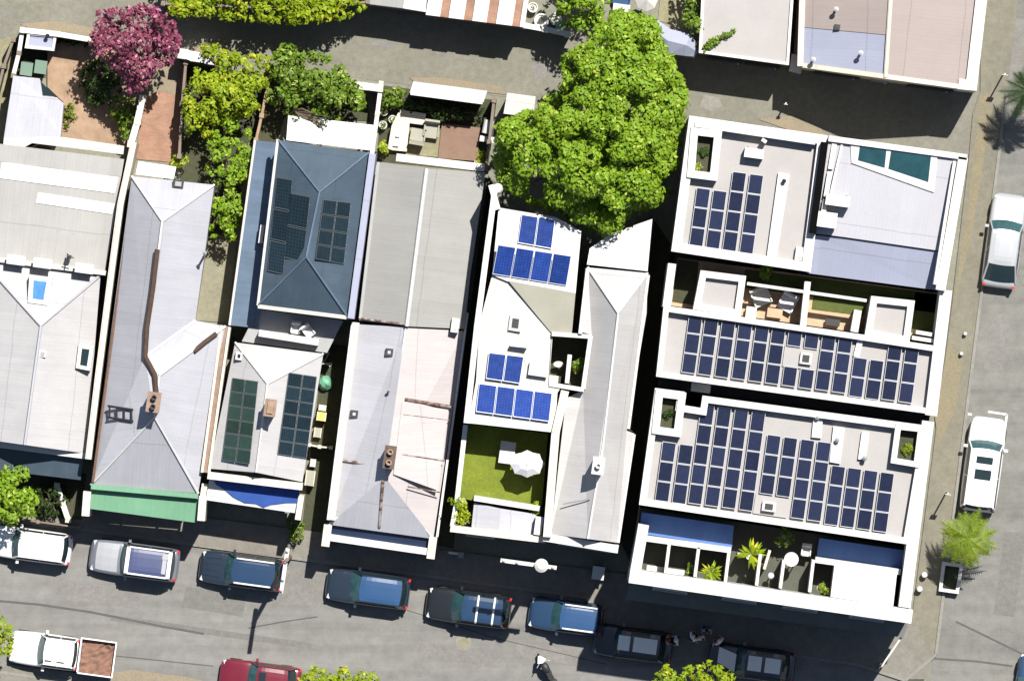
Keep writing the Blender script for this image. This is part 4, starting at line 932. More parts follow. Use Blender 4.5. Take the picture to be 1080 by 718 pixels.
plant('tree', 'huge bright lime green tree spreading over the lane and the pale gable', 'tree', big, 4.2, 10.8, .68, 250, 165, .135, 'leaf_lime', (640, 150), 3, trunk_r=.35, holes=[(566, 190, 11, 22), (664, 106, 11, 8), (640, 140, 6, 10), (610, 118, 5, 7), (625, 84, 7, 7), (600, 150, 5, 8), (676, 160, 6, 9), (690, 128, 7, 10), (652, 190, 7, 6), (588, 176, 4, 8), (630, 172, 5, 5), (700, 185, 6, 8), (655, 62, 5, 6), (615, 200, 6, 6), (546, 150, 5, 7)])
plant('tree', 'crimson leaved small tree overhanging the lane at top left', 'tree', [(96, 40), (104, 14), (130, 8), (160, 4), (184, 22), (190, 52), (180, 68), (160, 74), (150, 96), (135, 98), (128, 76), (110, 62), (98, 56)], 3.6, 6.4, .40, 84, 100, .13, 'leaf_red', (140, 66), 5, extra='bougain')
plant('shrub', 'tall yellow green shrub filling the yard right of the brick paving', 'shrub', [(206, 72), (214, 50), (222, 38), (232, 54), (256, 58), (282, 56), (288, 76), (276, 100), (268, 122), (240, 126), (214, 150), (196, 140), (192, 108)], 1.6, 3.6, .5, 48, 120, .13, 'leaf_yellow', (240, 92), 11)
plant('shrub', 'broad mid green shrub between yellow shrub and the blue house rear', 'shrub', [(285, 60), (300, 48), (330, 52), (352, 62), (372, 84), (388, 104), (372, 122), (352, 126), (324, 120), (304, 122), (282, 106)], 1.6, 3.6, .5, 46, 120, .14, 'leaf_mid', (330, 88), 12)
plant('shrub', 'pale flecked climbing shrub against the left wall of the blue house', 'shrub', [(220, 150), (236, 126), (262, 124), (268, 150), (260, 200), (250, 252), (226, 256), (218, 236), (228, 198), (216, 178)], 1.6, 3.2, .42, 44, 130, .12, 'leaf_lime', (244, 180), 13)
GH = 'greenery along the top edge'
rndh = random.Random(4)
plant('hedge', 'long bright hedge along the top edge, left of the white garage', 'hedge', [(170, -50), (386, -38), (386, 8), (362, 20), (330, 24), (290, 24), (250, 19), (212, 17), (180, 18)], 2.8, 3.8, .5, 130, 130, .14, 'leaf_yellow', (280, -10), 14, part='foliage')
plant('tree', 'dense lime tree at the top edge, left of the huge tree crown', 'tree', [(592, -40), (640, -44), (642, 2), (630, 24), (618, 30), (598, 28), (590, 14)], 3, 6, .5, 34, 120, .14, 'leaf_lime', (614, -8), 15)
plant('creeper', 'dark green ivy strip climbing the left side of the long garage roof', 'climbing plant', [(726, -40), (743, -40), (740, 0), (746, 36), (738, 52), (724, 36), (721, 10)], 2.5, 3.9, .3, 34, 150, .11, 'leaf_mid', (730, 12), 16, part='foliage')
plant('creeper', 'thin dark ivy spray lying across the corner of the long garage roof', 'climbing plant', [(735, 56), (748, 42), (775, 30), (776, 34), (758, 46), (742, 56)], 3.7, 3.95, .14, 26, 260, .08, 'leaf_mid', (738, 54), 17, part='foliage')
plant('tree', 'bright tree in front garden at the left edge, behind the white car', 'tree', [(-20, 480), (14, 484), (32, 498), (34, 520), (42, 534), (30, 548), (8, 556), (-22, 550)], 2.0, 4.2, .45, 34, 120, .13, 'leaf_lime', (6, 520), 18)
plant('shrub', 'dark spiky shrub in shade under the far left verandah', 'shrub', [(36, 512), (64, 508), (72, 530), (58, 546), (38, 544)], .6, 1.4, .26, 22, 140, .10, 'leaf_dark', (54, 528), 19, base=.16)
plant('tree', 'yellowing tree at the left edge beside the white utility truck', 'tree', [(-40, 642), (4, 648), (14, 664), (12, 690), (-4, 704), (-40, 706)], 2, 4.6, .4, 26, 120, .13, 'leaf_yellow', (-20, 680), 20)
plant('tree', 'yellow green treetop at the bottom edge beside the red car', 'tree', [(316, 712), (332, 702), (352, 706), (378, 702), (398, 708), (410, 740), (360, 760), (312, 748)], 2, 4.4, .4, 30, 120, .13, 'leaf_yellow', (362, 740), 21)
plant('tree', 'yellow green treetop at the bottom edge beside the shaded corner', 'tree', [(690, 714), (704, 702), (718, 710), (734, 698), (754, 700), (776, 710), (790, 740), (730, 766), (690, 748)], 3.5, 5.6, .4, 34, 120, .13, 'leaf_yellow', (738, 742), 22)
def palm(label, px, py, h, reach, n, seed, leaf='leaf_palm', base=.13, droop=.8, tr=.16, name='palm_tree'):
    rnd = random.Random(seed); T = tpx(name, label, 'palm tree', px, py, base, None)
    b0 = P(px, py, base); top = Vector((b0.x, b0.y, h)); m = MB(); m.tube([b0 - Z * .1, b0.lerp(top, .5), top], tr, 10, r2=tr * .8); m.build('trunk', M['bark'], T)
    for k in range(n):
        a = k * 2.39996 + rnd.uniform(-.2, .2); rise = rnd.uniform(.1, .75); L_ = reach * rnd.uniform(.8, 1.08) * (1 - .15 * rise)
        dirv = Vector((math.cos(a), math.sin(a), 0)); side = Vector((-dirv.y, dirv.x, 0)); m = MB(); prev = None; N = 11
        sp = [top + dirv * (L_ * t) + Z * (L_ * (rise * t - droop * (rise * .5 + .45) * t * t * 1.3)) for t in [i / N for i in range(N + 1)]]
        m.tube(sp, .025, 5, r2=.008)
        for i in range(1, N + 1):
            wl = reach * .27 * math.sin(math.pi * min(1, .18 + .8 * i / N)) * rnd.uniform(.85, 1.1)
            for sg in (-1, 1):
                for q in range(2):
                    p = sp[i].lerp(sp[i - 1], q * .5); tip = p + side * sg * wl + dirv * wl * .55 - Z * wl * rnd.uniform(.15, .45); wd = dirv * .032
                    m.face([p - wd, p + wd, tip])
        m.build('frond', M[leaf], T)
    return T
palm('bright green palm on the kerb directly behind the white wagon', 1018, 566, 3.6, 1.75, 26, 31, droop=1.2)
palm('dark palm partly cut off by the right edge', 1083, 98, 4.2, 1.7, 22, 32, 'leaf_palmdark', droop=1.0)
# potted and terrace plants
GP = 'potted plants on the terraces'
def potted(label, px, py, z, r, leaf, seed, h=.5, spiky=False, pr=.22):
    rnd = random.Random(seed); T = tpx('potted_plant', label, 'plant', px, py, z, GP); c = P(px, py, z)
    m = MB(); m.lathe(c, [(pr * .75, 0), (pr, .38), (pr * 1.08, .4), (pr * 1.08, .44), (pr * .9, .44), (pr * .88, .36)], 14); m.build('pot', M['cream'], T)
    m = MB()
    if spiky:
        for k in range(34):
            a = rnd.uniform(0, 6.28); ln = r * rnd.uniform(.7, 1.15); d = Vector((math.cos(a), math.sin(a), 0)); s = Vector((-d.y, d.x, 0)) * r * .09
            b = c + Z * .42; mid = b + d * ln * .55 + Z * h * rnd.uniform(.3, .8); tip = b + d * ln + Z * h * rnd.uniform(-.1, .5); m.face([b - s * .5, mid - s, tip, mid + s])
    else:
        cl = [(c + Vector((rnd.gauss(0, r * .4), rnd.gauss(0, r * .4), .45 + h * rnd.uniform(.2, 1))), r * .5) for _ in range(7)]; leaves(m, cl, 220 / (r * r + .1), .085, rnd)
    m.build('foliage', M[leaf], T); return T
potted('largest star shaped yellow plant on the white terrace', 792, 584, TZ + 1.4, .8, 'leaf_yellow', 1, .6, True, .3)
potted('bushy lime plant below the blue awning on the white terrace', 750, 603, TZ + .9, .62, 'leaf_yellow', 2, .6, True)
potted('dull green plant beside the white round table on the terrace', 827, 568, TZ + .6, .5, 'leaf_mid', 3, .5)
potted('tan leaved plant at the right end of the white terrace', 866, 620, TZ + 1.1, .38, 'leaf_palm', 4, .3)
potted('small plant beside the dividing wall on the white terrace', 729, 600, TZ + .3, .3, 'leaf_mid', 5, .3)
potted('upper yellow green bush in the left corner of the turf terrace porch', 487, 529, 4.7, .62, 'leaf_yellow', 6, .6)
potted('lower yellow bush in the left corner of the turf terrace porch', 489, 548, 4.7, .55, 'leaf_yellow', 7, .5)
potted('yellow green bush at the right end of the turf terrace porch beam', 565, 538, 5.2, .36, 'leaf_yellow', 8, .5)
potted('green plant in the narrow lightwell of the rear white block', 743, 160, FZ - .45, .35, 'leaf_dark', 9, .3)
potted('bright yellow plant in the lower corner of the rear lightwell', 736, 176, FZ - .2, .3, 'leaf_yellow', 10, .35, True, .16)
potted('dull plant in the left lightwell of the front white block', 705, 437, FZ - .45, .32, 'leaf_dark', 11, .3)
potted('brownish plant in the right lightwell of the front white block', 957, 474, FZ - .45, .34, 'leaf_palm', 12, .3)
potted('pale green plant in the shaded bed of the middle courtyard', 806, 290, 5.2, .5, 'leaf_lime', 13, .6)
potted('green plant at the foot of the small courtyard screen', 609, 385, 4.5, .45, 'leaf_mid', 14, .9)
potted('yellow bush at the corner of the grey gable rear gutter', 505, 171, .05, .42, 'leaf_yellow', 15, .9)
potted('small yellow bush beside the couch in the furnished yard', 405, 156, .05, .36, 'leaf_yellow', 16, .8)
potted('small yellow flower bush beside the brick paving', 190, 172, .06, .45, 'leaf_yellow', 17, .9)
plant('shrub', 'dark planting strip in the shade of the lane fence, furnished yard', 'shrub', [(410, 98), (440, 102), (510, 112), (512, 128), (462, 128), (440, 120), (404, 116)], .5, 1.2, .26, 46, 150, .10, 'leaf_dark', (470, 116), 41, base=.05)
plant('shrub', 'low green weeds at the gap beside the narrow front house', 'shrub', [(304, 548), (322, 550), (318, 576), (300, 572)], .4, .9, .2, 14, 150, .09, 'leaf_mid', (312, 562), 43, base=.13)

plant('creeper', 'dark vine trailing over the white rear roof behind the blue house', 'climbing plant', [(308, 118), (352, 122), (350, 130), (340, 138), (328, 128), (308, 130)], 2.95, 3.1, .14, 16, 120, .09, 'leaf_dark', (310, 118), 45, part='foliage', fill=False)
plant('shrub', 'dark green shrub against the pale wall of the timber deck yard', 'shrub', [(122, 104), (142, 102), (140, 150), (130, 152), (124, 130), (112, 116)], .7, 1.6, .28, 26, 130, .11, 'leaf_mid', (132, 124), 46, base=.25)
plant('shrub', 'dark ground cover shrub behind the low shed in the top left yard', 'shrub', [(62, 36), (94, 42), (92, 50), (62, 46)], .4, .9, .22, 18, 140, .1, 'leaf_dark', (78, 43), 47, base=.05)
plant('shrub', 'leafy shrub behind the cream sofa in the furnished yard', 'shrub', [(404, 92), (428, 94), (424, 112), (404, 112)], .6, 1.5, .26, 20, 130, .1, 'leaf_mid', (415, 102), 48, base=.05)

plant('shrub', 'dark bushy shrub in the shade under the crimson tree', 'shrub', [(92, 66), (112, 62), (124, 76), (128, 98), (116, 112), (98, 112), (86, 96), (84, 78)], .8, 1.9, .34, 34, 130, .12, 'leaf_dark', (104, 88), 49, base=.25)
plant('shrub', 'small dry yellow shrub beside the corner skylight on the timber deck', 'shrub', [(66, 112), (76, 108), (82, 122), (76, 140), (66, 138)], .4, .9, .2, 12, 130, .1, 'leaf_palm', (73, 125), 50, base=.25)
# ------------------------------------------------------------------ vehicles (local axes: x forwards, y left, z up)
def paint(name, col, rough=.28, metal=.0, coat=.7): return pmat(name, col, .05, 2, rough, .03, metal, .5, coat)
M['car_white'] = paint('white_car_paint', (.58, .58, .58)); M['car_silver'] = paint('silver_car_paint', (.34, .35, .37), .3, .3)
M['car_slate'] = paint('slate_car_paint', (.15, .16, .19), .3, .3); M['car_dark'] = paint('dark_car_paint', (.014, .022, .034), .16); M['car_navy'] = paint('navy_car_paint', (.015, .035, .075), .16)
M['car_black'] = paint('black_car_paint', (.012, .014, .016), .16); M['car_blue'] = paint('blue_roof_paint', (.035, .045, .11), .4); M['car_red'] = paint('red_car_paint', (.11, .010, .020), .25)
M['car_midblue'] = paint('mid_blue_car_paint', (.02, .055, .13), .22)
M['tyre'] = flatmat('tyre_rubber', (.015, .015, .015), .85); M['rim'] = pmat('alloy_rim', (.45, .46, .47), .1, 3, .3, metal=.6)
M['lamp'] = flatmat('headlight_lens', (.35, .37, .38), .12); M['redlamp'] = flatmat('tail_light_lens', (.4, .02, .02), .15); M['windscreen'] = pmat('windscreen_glass', (.022, .06, .068), .4, 4, .05, .15, spec=.6)
GC = 'cars parked along the streets'
def car(label, px, py, L_, W_, H_, body, roof=None, heading='west', name='parked_car', cat='car', wb=(.22, .12), rf=(-.30, -.40), rails_=None, sunroof=0, hoodlines=False, wagon=True, ute=False, group=GC, inner_z=.02):
    rot = {'west': TILT + math.pi, 'north': TILT + math.pi / 2, 'east': TILT}[heading]
    c = P(px, py, H_); T = thing(name, label, cat, (c.x, c.y, inner_z), group, rot); roof = roof or body
    bt = 1.0 if H_ > 1.55 else .9; hz = bt - .06
    def put(m, nm, mat, par=T, smooth=False, sub=0):
        o = m.build(nm, [M[x] for x in mat] if isinstance(mat, (list, tuple)) else M[mat], par, origin=(0, 0, 0), smooth=smooth)
        if sub: md = o.modifiers.new('smooth', 'SUBSURF'); md.levels = md.render_levels = sub
        return o
    # body: cross-sections along the car, bonnet and tail lower than the waist
    st = [(-.500, .70, .55, .40), (-.494, .84, .78, .32), (-.475, .93, bt - .04, .27), (-.42, .975, bt, .24), (-.30, 1, bt, .22), (-.1, 1, bt, .2), (.08, 1, bt, .2), (.19, .995, bt, .2), (.26, .985, hz, .21), (.36, .97, hz - .07, .22), (.43, .93, hz - .15, .24), (.472, .85, hz - .24, .27), (.493, .74, .58, .32), (.5, .6, .5, .38)]
    m = MB(); rings = []
    for t, wf, zt, zb in st:
        w2 = W_ / 2 * wf; h = zt - zb
        prof = [(0, zb), (.8, zb), (.96, zb + .14 * h), (1, zb + .42 * h), (.985, zb + .74 * h), (.93, zt - .05 * h), (.72, zt), (.36, zt + .018), (0, zt + .025)]
        pts = [(t * L_, -y * w2, z) for y, z in prof] + [(t * L_, y * w2, z) for y, z in prof[-2:0:-1]]
        i0 = len(m.v); m.v += [Vector(p) for p in pts]; rings.append(list(range(i0, i0 + len(pts))))
    for A, B in zip(rings, rings[1:]):
        n = len(A)
        for k in range(n): m.f.append([A[k], A[(k + 1) % n], B[(k + 1) % n], B[k]]); m.m.append(0)
    m.f += [rings[0][::-1], rings[-1]]; m.m += [0, 0]
    put(m, 'body', body, smooth=True, sub=1)
    # cabin: windscreen foot, roof front, roof back, rear glass foot (fractions of the length)
    x0, x1 = wb[0] * L_, wb[1] * L_; x2, x3 = rf[0] * L_, rf[1] * L_
    wl, wr = W_ * .455, W_ * .375; zr = H_ - .05
    def bow(xa, xb, ya, yb, za, zb, bulge, n=6, mat='windscreen', nm='windscreen'):
        m = MB(); g_ = []
        for i in range(4):
            t = i / 3; row = []
            for k in range(n + 1):
                s = -1 + 2 * k / n; yy = s * (ya + (yb - ya) * t); row.append(Vector((xa + (xb - xa) * t - bulge * s * s, yy, za + (zb - za) * t + .03 * (1 - s * s) * math.sin(math.pi * t))))
            g_.append(row)
        for r0, r1 in zip(g_, g_[1:]):
            for k in range(n): m.face([r0[k], r0[k + 1], r1[k + 1], r1[k]], up=True)
        return put(m, nm, mat, smooth=True)
    bow(x0, x1, wl - .03, wr - .02, bt - .005, zr - .02, .13)
    bow(x3, x2, wl - .05, wr - .03, bt + .02, zr - .02, -.10, nm='rear_window', mat='glass')
    for sg in (-1, 1):
        cut = [x3 * .94, (x3 + x0) / 2 - .1, x0 * .92]; top = [x2, (x2 + x1) / 2 - .02, x1 - .1]
        for k in (0, 1):
            m = MB(); a, b = cut[k], cut[k + 1]; ta, tb = top[k], top[k + 1]; gp = .035
            m.face([(a + gp, sg * wl, bt + .01), (b - gp, sg * wl, bt + .01), (tb - gp, sg * wr, zr - .03), (ta + gp, sg * wr, zr - .03)], up=True); put(m, 'side_window', 'glass')
    # roof with pillars: one pressed panel
    m = MB(); nx, ny = 8, 6; g_ = []
    for i in range(nx + 1):
        t = i / nx; x = x2 + (x1 - x2) * t; row = []
        for k in range(ny + 1):
            s = -1 + 2 * k / ny; edge = 1 - .05 * (abs(2 * t - 1) ** 4)
            row.append(Vector((x - (.07 * s * s if t > .5 else -.05 * s * s) * (abs(2 * t - 1)), s * (wr + .01) * edge, zr + .055 * (1 - s ** 4) * (1 - (2 * t - 1) ** 4) * 1.0)))
        g_.append(row)
    for r0, r1 in zip(g_, g_[1:]):
        for k in range(ny): m.face([r0[k], r0[k + 1], r1[k + 1], r1[k]], up=True)
    ro = put(m, 'roof', roof, smooth=True)
    for sg in (-1, 1):
        m = MB()
        m.tube([(x0 - .12, sg * wl, bt - .02), (x1 - .08, sg * wr, zr)], .04, 6); m.tube([(x3 + .05, sg * (wl - .01), bt - .02), (x2 + .02, sg * wr, zr)], .05, 6)
        m.tube([((x3 + x0) / 2 - .1, sg * wl, bt - .02), ((x2 + x1) / 2 - .02, sg * wr, zr)], .035, 6); m.tube([(x1 - .05, sg * (wr + .005), zr - .01), (x2 + .05, sg * (wr + .005), zr - .01)], .035, 6)
        put(m, 'pillars', body)
    for sx in (.32, -.30):
        for sg in (-1, 1):
            m = MB(); prof = [(.20, -.10), (.31, -.11), (.33, -.07), (.33, .07), (.31, .11), (.20, .10)]
            def lat(prof, r=16):
                for A, B in zip(prof, prof[1:] + prof[:1]):
                    for k in range(r):
                        p, q = 2 * math.pi * k / r, 2 * math.pi * (k + 1) / r; f = lambda rr, a, y: Vector((sx * L_ + rr * math.cos(a), sg * (W_ / 2 - .11) + y, .33 + rr * math.sin(a)))
                        m.face([f(A[0], p, A[1]), f(A[0], q, A[1]), f(B[0], q, B[1]), f(B[0], p, B[1])])
            lat(prof); w_ = put(m, 'wheel', 'tyre'); m = MB(); lat([(.02, -.06), (.21, -.06), (.21, .095), (.12, .07), (.02, .08)]); put(m, 'rim', 'rim', w_)
    for sg in (-1, 1):
        m = MB(); m.box((.452 * L_, sg * W_ * .36, hz - .26), (.16, .24, .10), sg * -.35); put(m, 'headlight', 'lamp')
        m = MB(); m.box((-.478 * L_, sg * W_ * .40, bt - .14), (.10, .16, .2), sg * .2); put(m, 'tail_light', 'redlamp')
        m = MB(); m.box((x0 - .42, sg * (W_ / 2 + .07), bt + .06), (.14, .20, .13), 0); put(m, 'mirror', body)
    if rails_ == 'along':
        for sg in (-1, 1):
            m = MB(); m.tube([(x1 - .2, sg * (wr - .03), zr + .03), (x1 - .32, sg * (wr - .03), zr + .10), (x2 + .25, sg * (wr - .03), zr + .10), (x2 + .1, sg * (wr - .03), zr + .03)], .045, 6); put(m, 'roof_rail', 'car_white')
    if rails_ == 'across':
        for t in (.62, .22):
            x = x2 + (x1 - x2) * t; m = MB(); m.tube([(x, -wr - .02, zr + .01), (x, -wr + .02, zr + .12), (x, wr - .02, zr + .12), (x, wr + .02, zr + .01)], .06, 6); put(m, 'roof_bar', 'car_white')
    for k in range(sunroof):
        ts = [.80, .55][k]; x = x2 + (x1 - x2) * ts; m = MB(); m.box((x, 0, zr + .065), (.36 if k == 0 else .52, wr * 1.15, .05), 0); put(m, 'sunroof', 'glass')
    if hoodlines:
        for y in (-.45, -.15, .15, .45):
            m = MB(); m.tube([(.25 * L_, y * W_ * .6, hz + .015), (.42 * L_, y * W_ * .55, hz - .12)], .03, 5); put(m, 'bonnet_ridge', body)
    T['_dims'] = 0; del T['_dims']
    return T, put, dict(x0=x0, x1=x1, x2=x2, x3=x3, wr=wr, wl=wl, zr=zr, bt=bt)
car('white boxy car at the far left of the parked row', 33, 575, 4.25, 1.74, 1.6, 'car_white', wb=(.25, .16), rf=(-.40, -.455))
T, put, d = car('slate four wheel drive with silver bonnet and blue roof, below the green verandah', 141, 591, 4.75, 1.86, 1.8, 'car_slate', 'car_blue', wb=(.16, .08), rf=(-.40, -.455))  # body colour darkened to carry the shade on its sides; bonnet stays silver
m = MB()
for sg in (-1, 1): m.tube([(d['x1'] - .1, sg * d['wr'], d['zr'] + .05), (d['x2'] + .1, sg * d['wr'], d['zr'] + .05)], .05, 6)
m.box((d['x1'] - .04, 0, d['zr'] + .0), (.2, d['wr'] * 2, .08), 0); m.box((d['x2'] + .02, 0, d['zr'] + .0), (.2, d['wr'] * 2, .08), 0); put(m, 'roof_rack', 'car_white')
m = MB(); m.box((-.34 * 4.75, -.42, d['zr'] + .08), (.3, .3, .1), 0); m.box((-.34 * 4.75, .0, d['zr'] + .07), (.22, 1.0, .07), 0); put(m, 'roof_hatch', 'car_silver')
m = MB(); rr = []
for t, zz, yw in ((.185, 1.02, .74), (.26, .985, .74), (.36, .915, .73), (.43, .845, .70)): rr.append([Vector((t * 4.75 - .05 * s * s, s * yw, zz + .012 - .04 * s * s)) for s in (-1, -.6, 0, .6, 1)])
for a_, b_ in zip(rr, rr[1:]):
    for q in range(4): m.face([a_[q], a_[q + 1], b_[q + 1], b_[q]], up=True)
put(m, 'bonnet', 'car_silver', smooth=True)
car('dark blue car with ribbed bonnet and white roof rails under the power pole', 254, 602, 4.45, 1.8, 1.65, 'car_dark', 'car_navy', wb=(.20, .11), rf=(-.40, -.46), rails_='along', hoodlines=True)
car('dark car with a plain bright blue roof, half in building shade', 388, 621, 4.45, 1.8, 1.6, 'car_dark', 'car_midblue', wb=(.22, .10), rf=(-.40, -.46))
car('black wagon with two white bars across its roof', 494, 641, 4.5, 1.82, 1.7, 'car_black', 'car_navy', wb=(.20, .08), rf=(-.40, -.46), rails_='across')
car('small navy car with white roof rails, last before the deep shade', 597, 650, 3.95, 1.76, 1.6, 'car_navy', 'car_midblue', wb=(.20, .08), rf=(-.42, -.47), rails_='along')
T, put, d = car('dark car with pale two panel roof, left one in the shade', 668, 679, 4.2, 1.74, 1.55, 'car_black', 'car_black', wb=(.25, .18), rf=(-.33, -.42))
for xx, w_ in ((.50, .62), (-.62, 1.25)):  # white plates paint the sky reflected in the roof glass
    m = MB(); m.box((xx, 0, d['zr'] + .05), (w_, .78, .03), 0); put(m, 'roof_panel', 'car_white')
T, put, d = car('dark car with pale bonnet and roof, right one in the shade', 793, 699, 4.6, 1.78, 1.5, 'car_black', 'car_black', wb=(.20, .08), rf=(-.35, -.44))
for xx, w_ in ((-.15, .72), (-1.1, .82)):  # pale plates in place of sky reflections on this roof
    m = MB(); m.box((xx, 0, d['zr'] + .05), (w_, .78, .03), 0); put(m, 'roof_panel', 'car_white')
m = MB(); m.solid([Vector(p) for p in ((.85, .6, .99), (1.8, .2, .90), (1.8, -.62, .90), (.85, -.35, .99))], [Vector(p) for p in ((.85, .6, .92), (1.8, .2, .83), (1.8, -.62, .83), (.85, -.35, .92))]); put(m, 'bonnet_panel', 'car_white')  # skewed white plate paints a bright reflection on the bonnet
car('silver car facing up the side street at the right edge', 1060, 254, 5.0, 1.92, 1.6, 'car_silver', heading='north', wb=(.22, .12), rf=(-.26, -.44))
car('white wagon with two black sunroofs on the side street', 1038, 490, 5.0, 2.0, 1.8, 'car_white', heading='north', wb=(.26, .17), rf=(-.44, -.475), sunroof=2)
car('red car with a dark sunroof cut by the bottom edge', 274, 716, 4.3, 1.78, 1.5, 'car_red', wb=(.16, .05), rf=(-.34, -.44), sunroof=1)
car('blue car just entering the bottom right corner', 1088, 733, 4.4, 1.8, 1.5, 'car_navy', heading='north', rails_='along')
# white utility truck with a brown load bed
T, put, d = car('white utility truck with a brown load in its open tray', 46, 686, 3.7, 1.82, 1.75, 'car_white', name='utility_truck', cat='utility truck', wb=(.10, .0), rf=(-.43, -.47), group='vehicles on the far side of the street')
for i, (sx, w_) in enumerate(((.0, .06),)): pass
m = MB(); cx = -1.85 - .95; hw = .95
m.box((cx, 0, .72), (1.9, hw * 2, .10), 0); put(m, 'tray_floor', 'grey')
m = MB()
for sg in (-1, 1): m.box((cx, sg * (hw - .03), .98), (1.9, .07, .44), 0)
m.box((cx - .92, 0, .98), (.07, hw * 2 - .14, .43), 0); m.box((cx + .92, 0, 1.05), (.08, hw * 2 - .14, .58), 0); put(m, 'tray_side', 'car_white')
m = MB(); rl = random.Random(8); nx = 10
hm = [[.80 + .16 * rl.random() for _ in range(nx + 1)] for _ in range(nx + 1)]
for i in range(nx):
    for k in range(nx):
        f = lambda a, b: (cx - .86 + 1.70 * a / nx, -.88 + 1.76 * b / nx, hm[a][b]); m.face([f(i, k), f(i + 1, k), f(i + 1, k + 1), f(i, k + 1)], up=True)
M['load'] = pmat('brown_soil_load', (.16, .09, .065), .35, 3, .95, .25); put(m, 'load', 'load')
for sg in (-1, 1):
    m = MB()
    for a, b in zip([2 * math.pi * k / 16 for k in range(16)], [2 * math.pi * (k + 1) / 16 for k in range(16)]):
        f = lambda r_, t, y: Vector((cx + .1 + r_ * math.cos(t), y, .33 + r_ * math.sin(t))); y0, y1 = sg * .68, sg * .90
        m.face([f(.33, a, y0), f(.33, b, y0), f(.33, b, y1), f(.33, a, y1)]); m.face([f(0, a, y1), f(.33, a, y1), f(.33, b, y1)]); m.face([f(0, a, y0), f(.33, a, y0), f(.33, b, y0)])
    put(m, 'wheel', 'tyre')
m = MB(); m.box((-.3, .48, d['zr'] + .07), (.36, .05, .04), 0); m.box((-.95, .48, d['zr'] + .07), (.4, .05, .04), 0); put(m, 'roof_slot', 'dark')
# motorcycle
T = thing('motorcycle', 'dark motorcycle with white fairing parked alone on the sunny road', 'motorcycle', P(577, 706, .02), None, R(120))
def mput(m, nm, mat, par=None, smooth=False): return m.build(nm, M[mat], par or T, origin=(0, 0, 0), smooth=smooth)
for x in (.68, -.68):
    m = MB(); n = 20
    for k in range(n):
        a, b = 2 * math.pi * k / n, 2 * math.pi * (k + 1) / n
        for j in range(8):
            p, q = 2 * math.pi * j / 8, 2 * math.pi * (j + 1) / 8; f = lambda t, s: Vector((x + (.26 + .06 * math.cos(s)) * math.cos(t), .07 * math.sin(s), .32 + (.26 + .06 * math.cos(s)) * math.sin(t))); m.face([f(a, p), f(b, p), f(b, q), f(a, q)])
    w_ = mput(m, 'wheel', 'tyre'); m = MB()
    for k in range(6): a = math.pi * k / 3; m.tube([(x, 0, .32), (x + .22 * math.cos(a), 0, .32 + .22 * math.sin(a))], .02, 5)
    mput(m, 'rim', 'rim', w_)
m = MB(); m.tube([(.5, 0, .95), (.2, 0, .55), (-.3, 0, .5), (-.65, 0, .34)], .06, 8); m.tube([(.5, 0, .95), (-.35, 0, .75)], .05, 8); m.box((0, 0, .45), (.5, .34, .36), 0); mput(m, 'frame', 'dark')
m = MB(); m.lathe((0, 0, 0), [(.02, -.32), (.17, -.2), (.2, 0), (.17, .2), (.02, .3)], 12); m.v = [Vector((.18 + v.z, v.x, .86 + v.y * .7)) for v in m.v]; mput(m, 'fuel_tank', 'dark', smooth=True)
m = MB(); m.box((-.4, 0, .80), (.75, .27, .12), 0); mput(m, 'seat', 'tyre'); m = MB(); m.box((-.78, 0, .95), (.36, .4, .3), 0); mput(m, 'top_box', 'dark')
m = MB(); m.solid([Vector(p) for p in ((.88, .05, .95), (.55, .26, 1.1), (.45, 0, 1.18), (.55, -.26, 1.1), (.88, -.05, .95))], [Vector(p) for p in ((.85, .05, .7), (.55, .24, .75), (.45, 0, .75), (.55, -.24, .75), (.85, -.05, .7))]); mput(m, 'fairing', 'car_white')
m = MB(); m.tube([(.38, -.4, 1.02), (.5, -.2, 1.05), (.52, 0, 1.02), (.5, .2, 1.05), (.38, .4, 1.02)], .025, 6); m.tube([(.52, .06, 1.0), (.68, .08, .32)], .035, 6); m.tube([(.52, -.06, 1.0), (.68, -.08, .32)], .035, 6); mput(m, 'handlebar', 'steel')
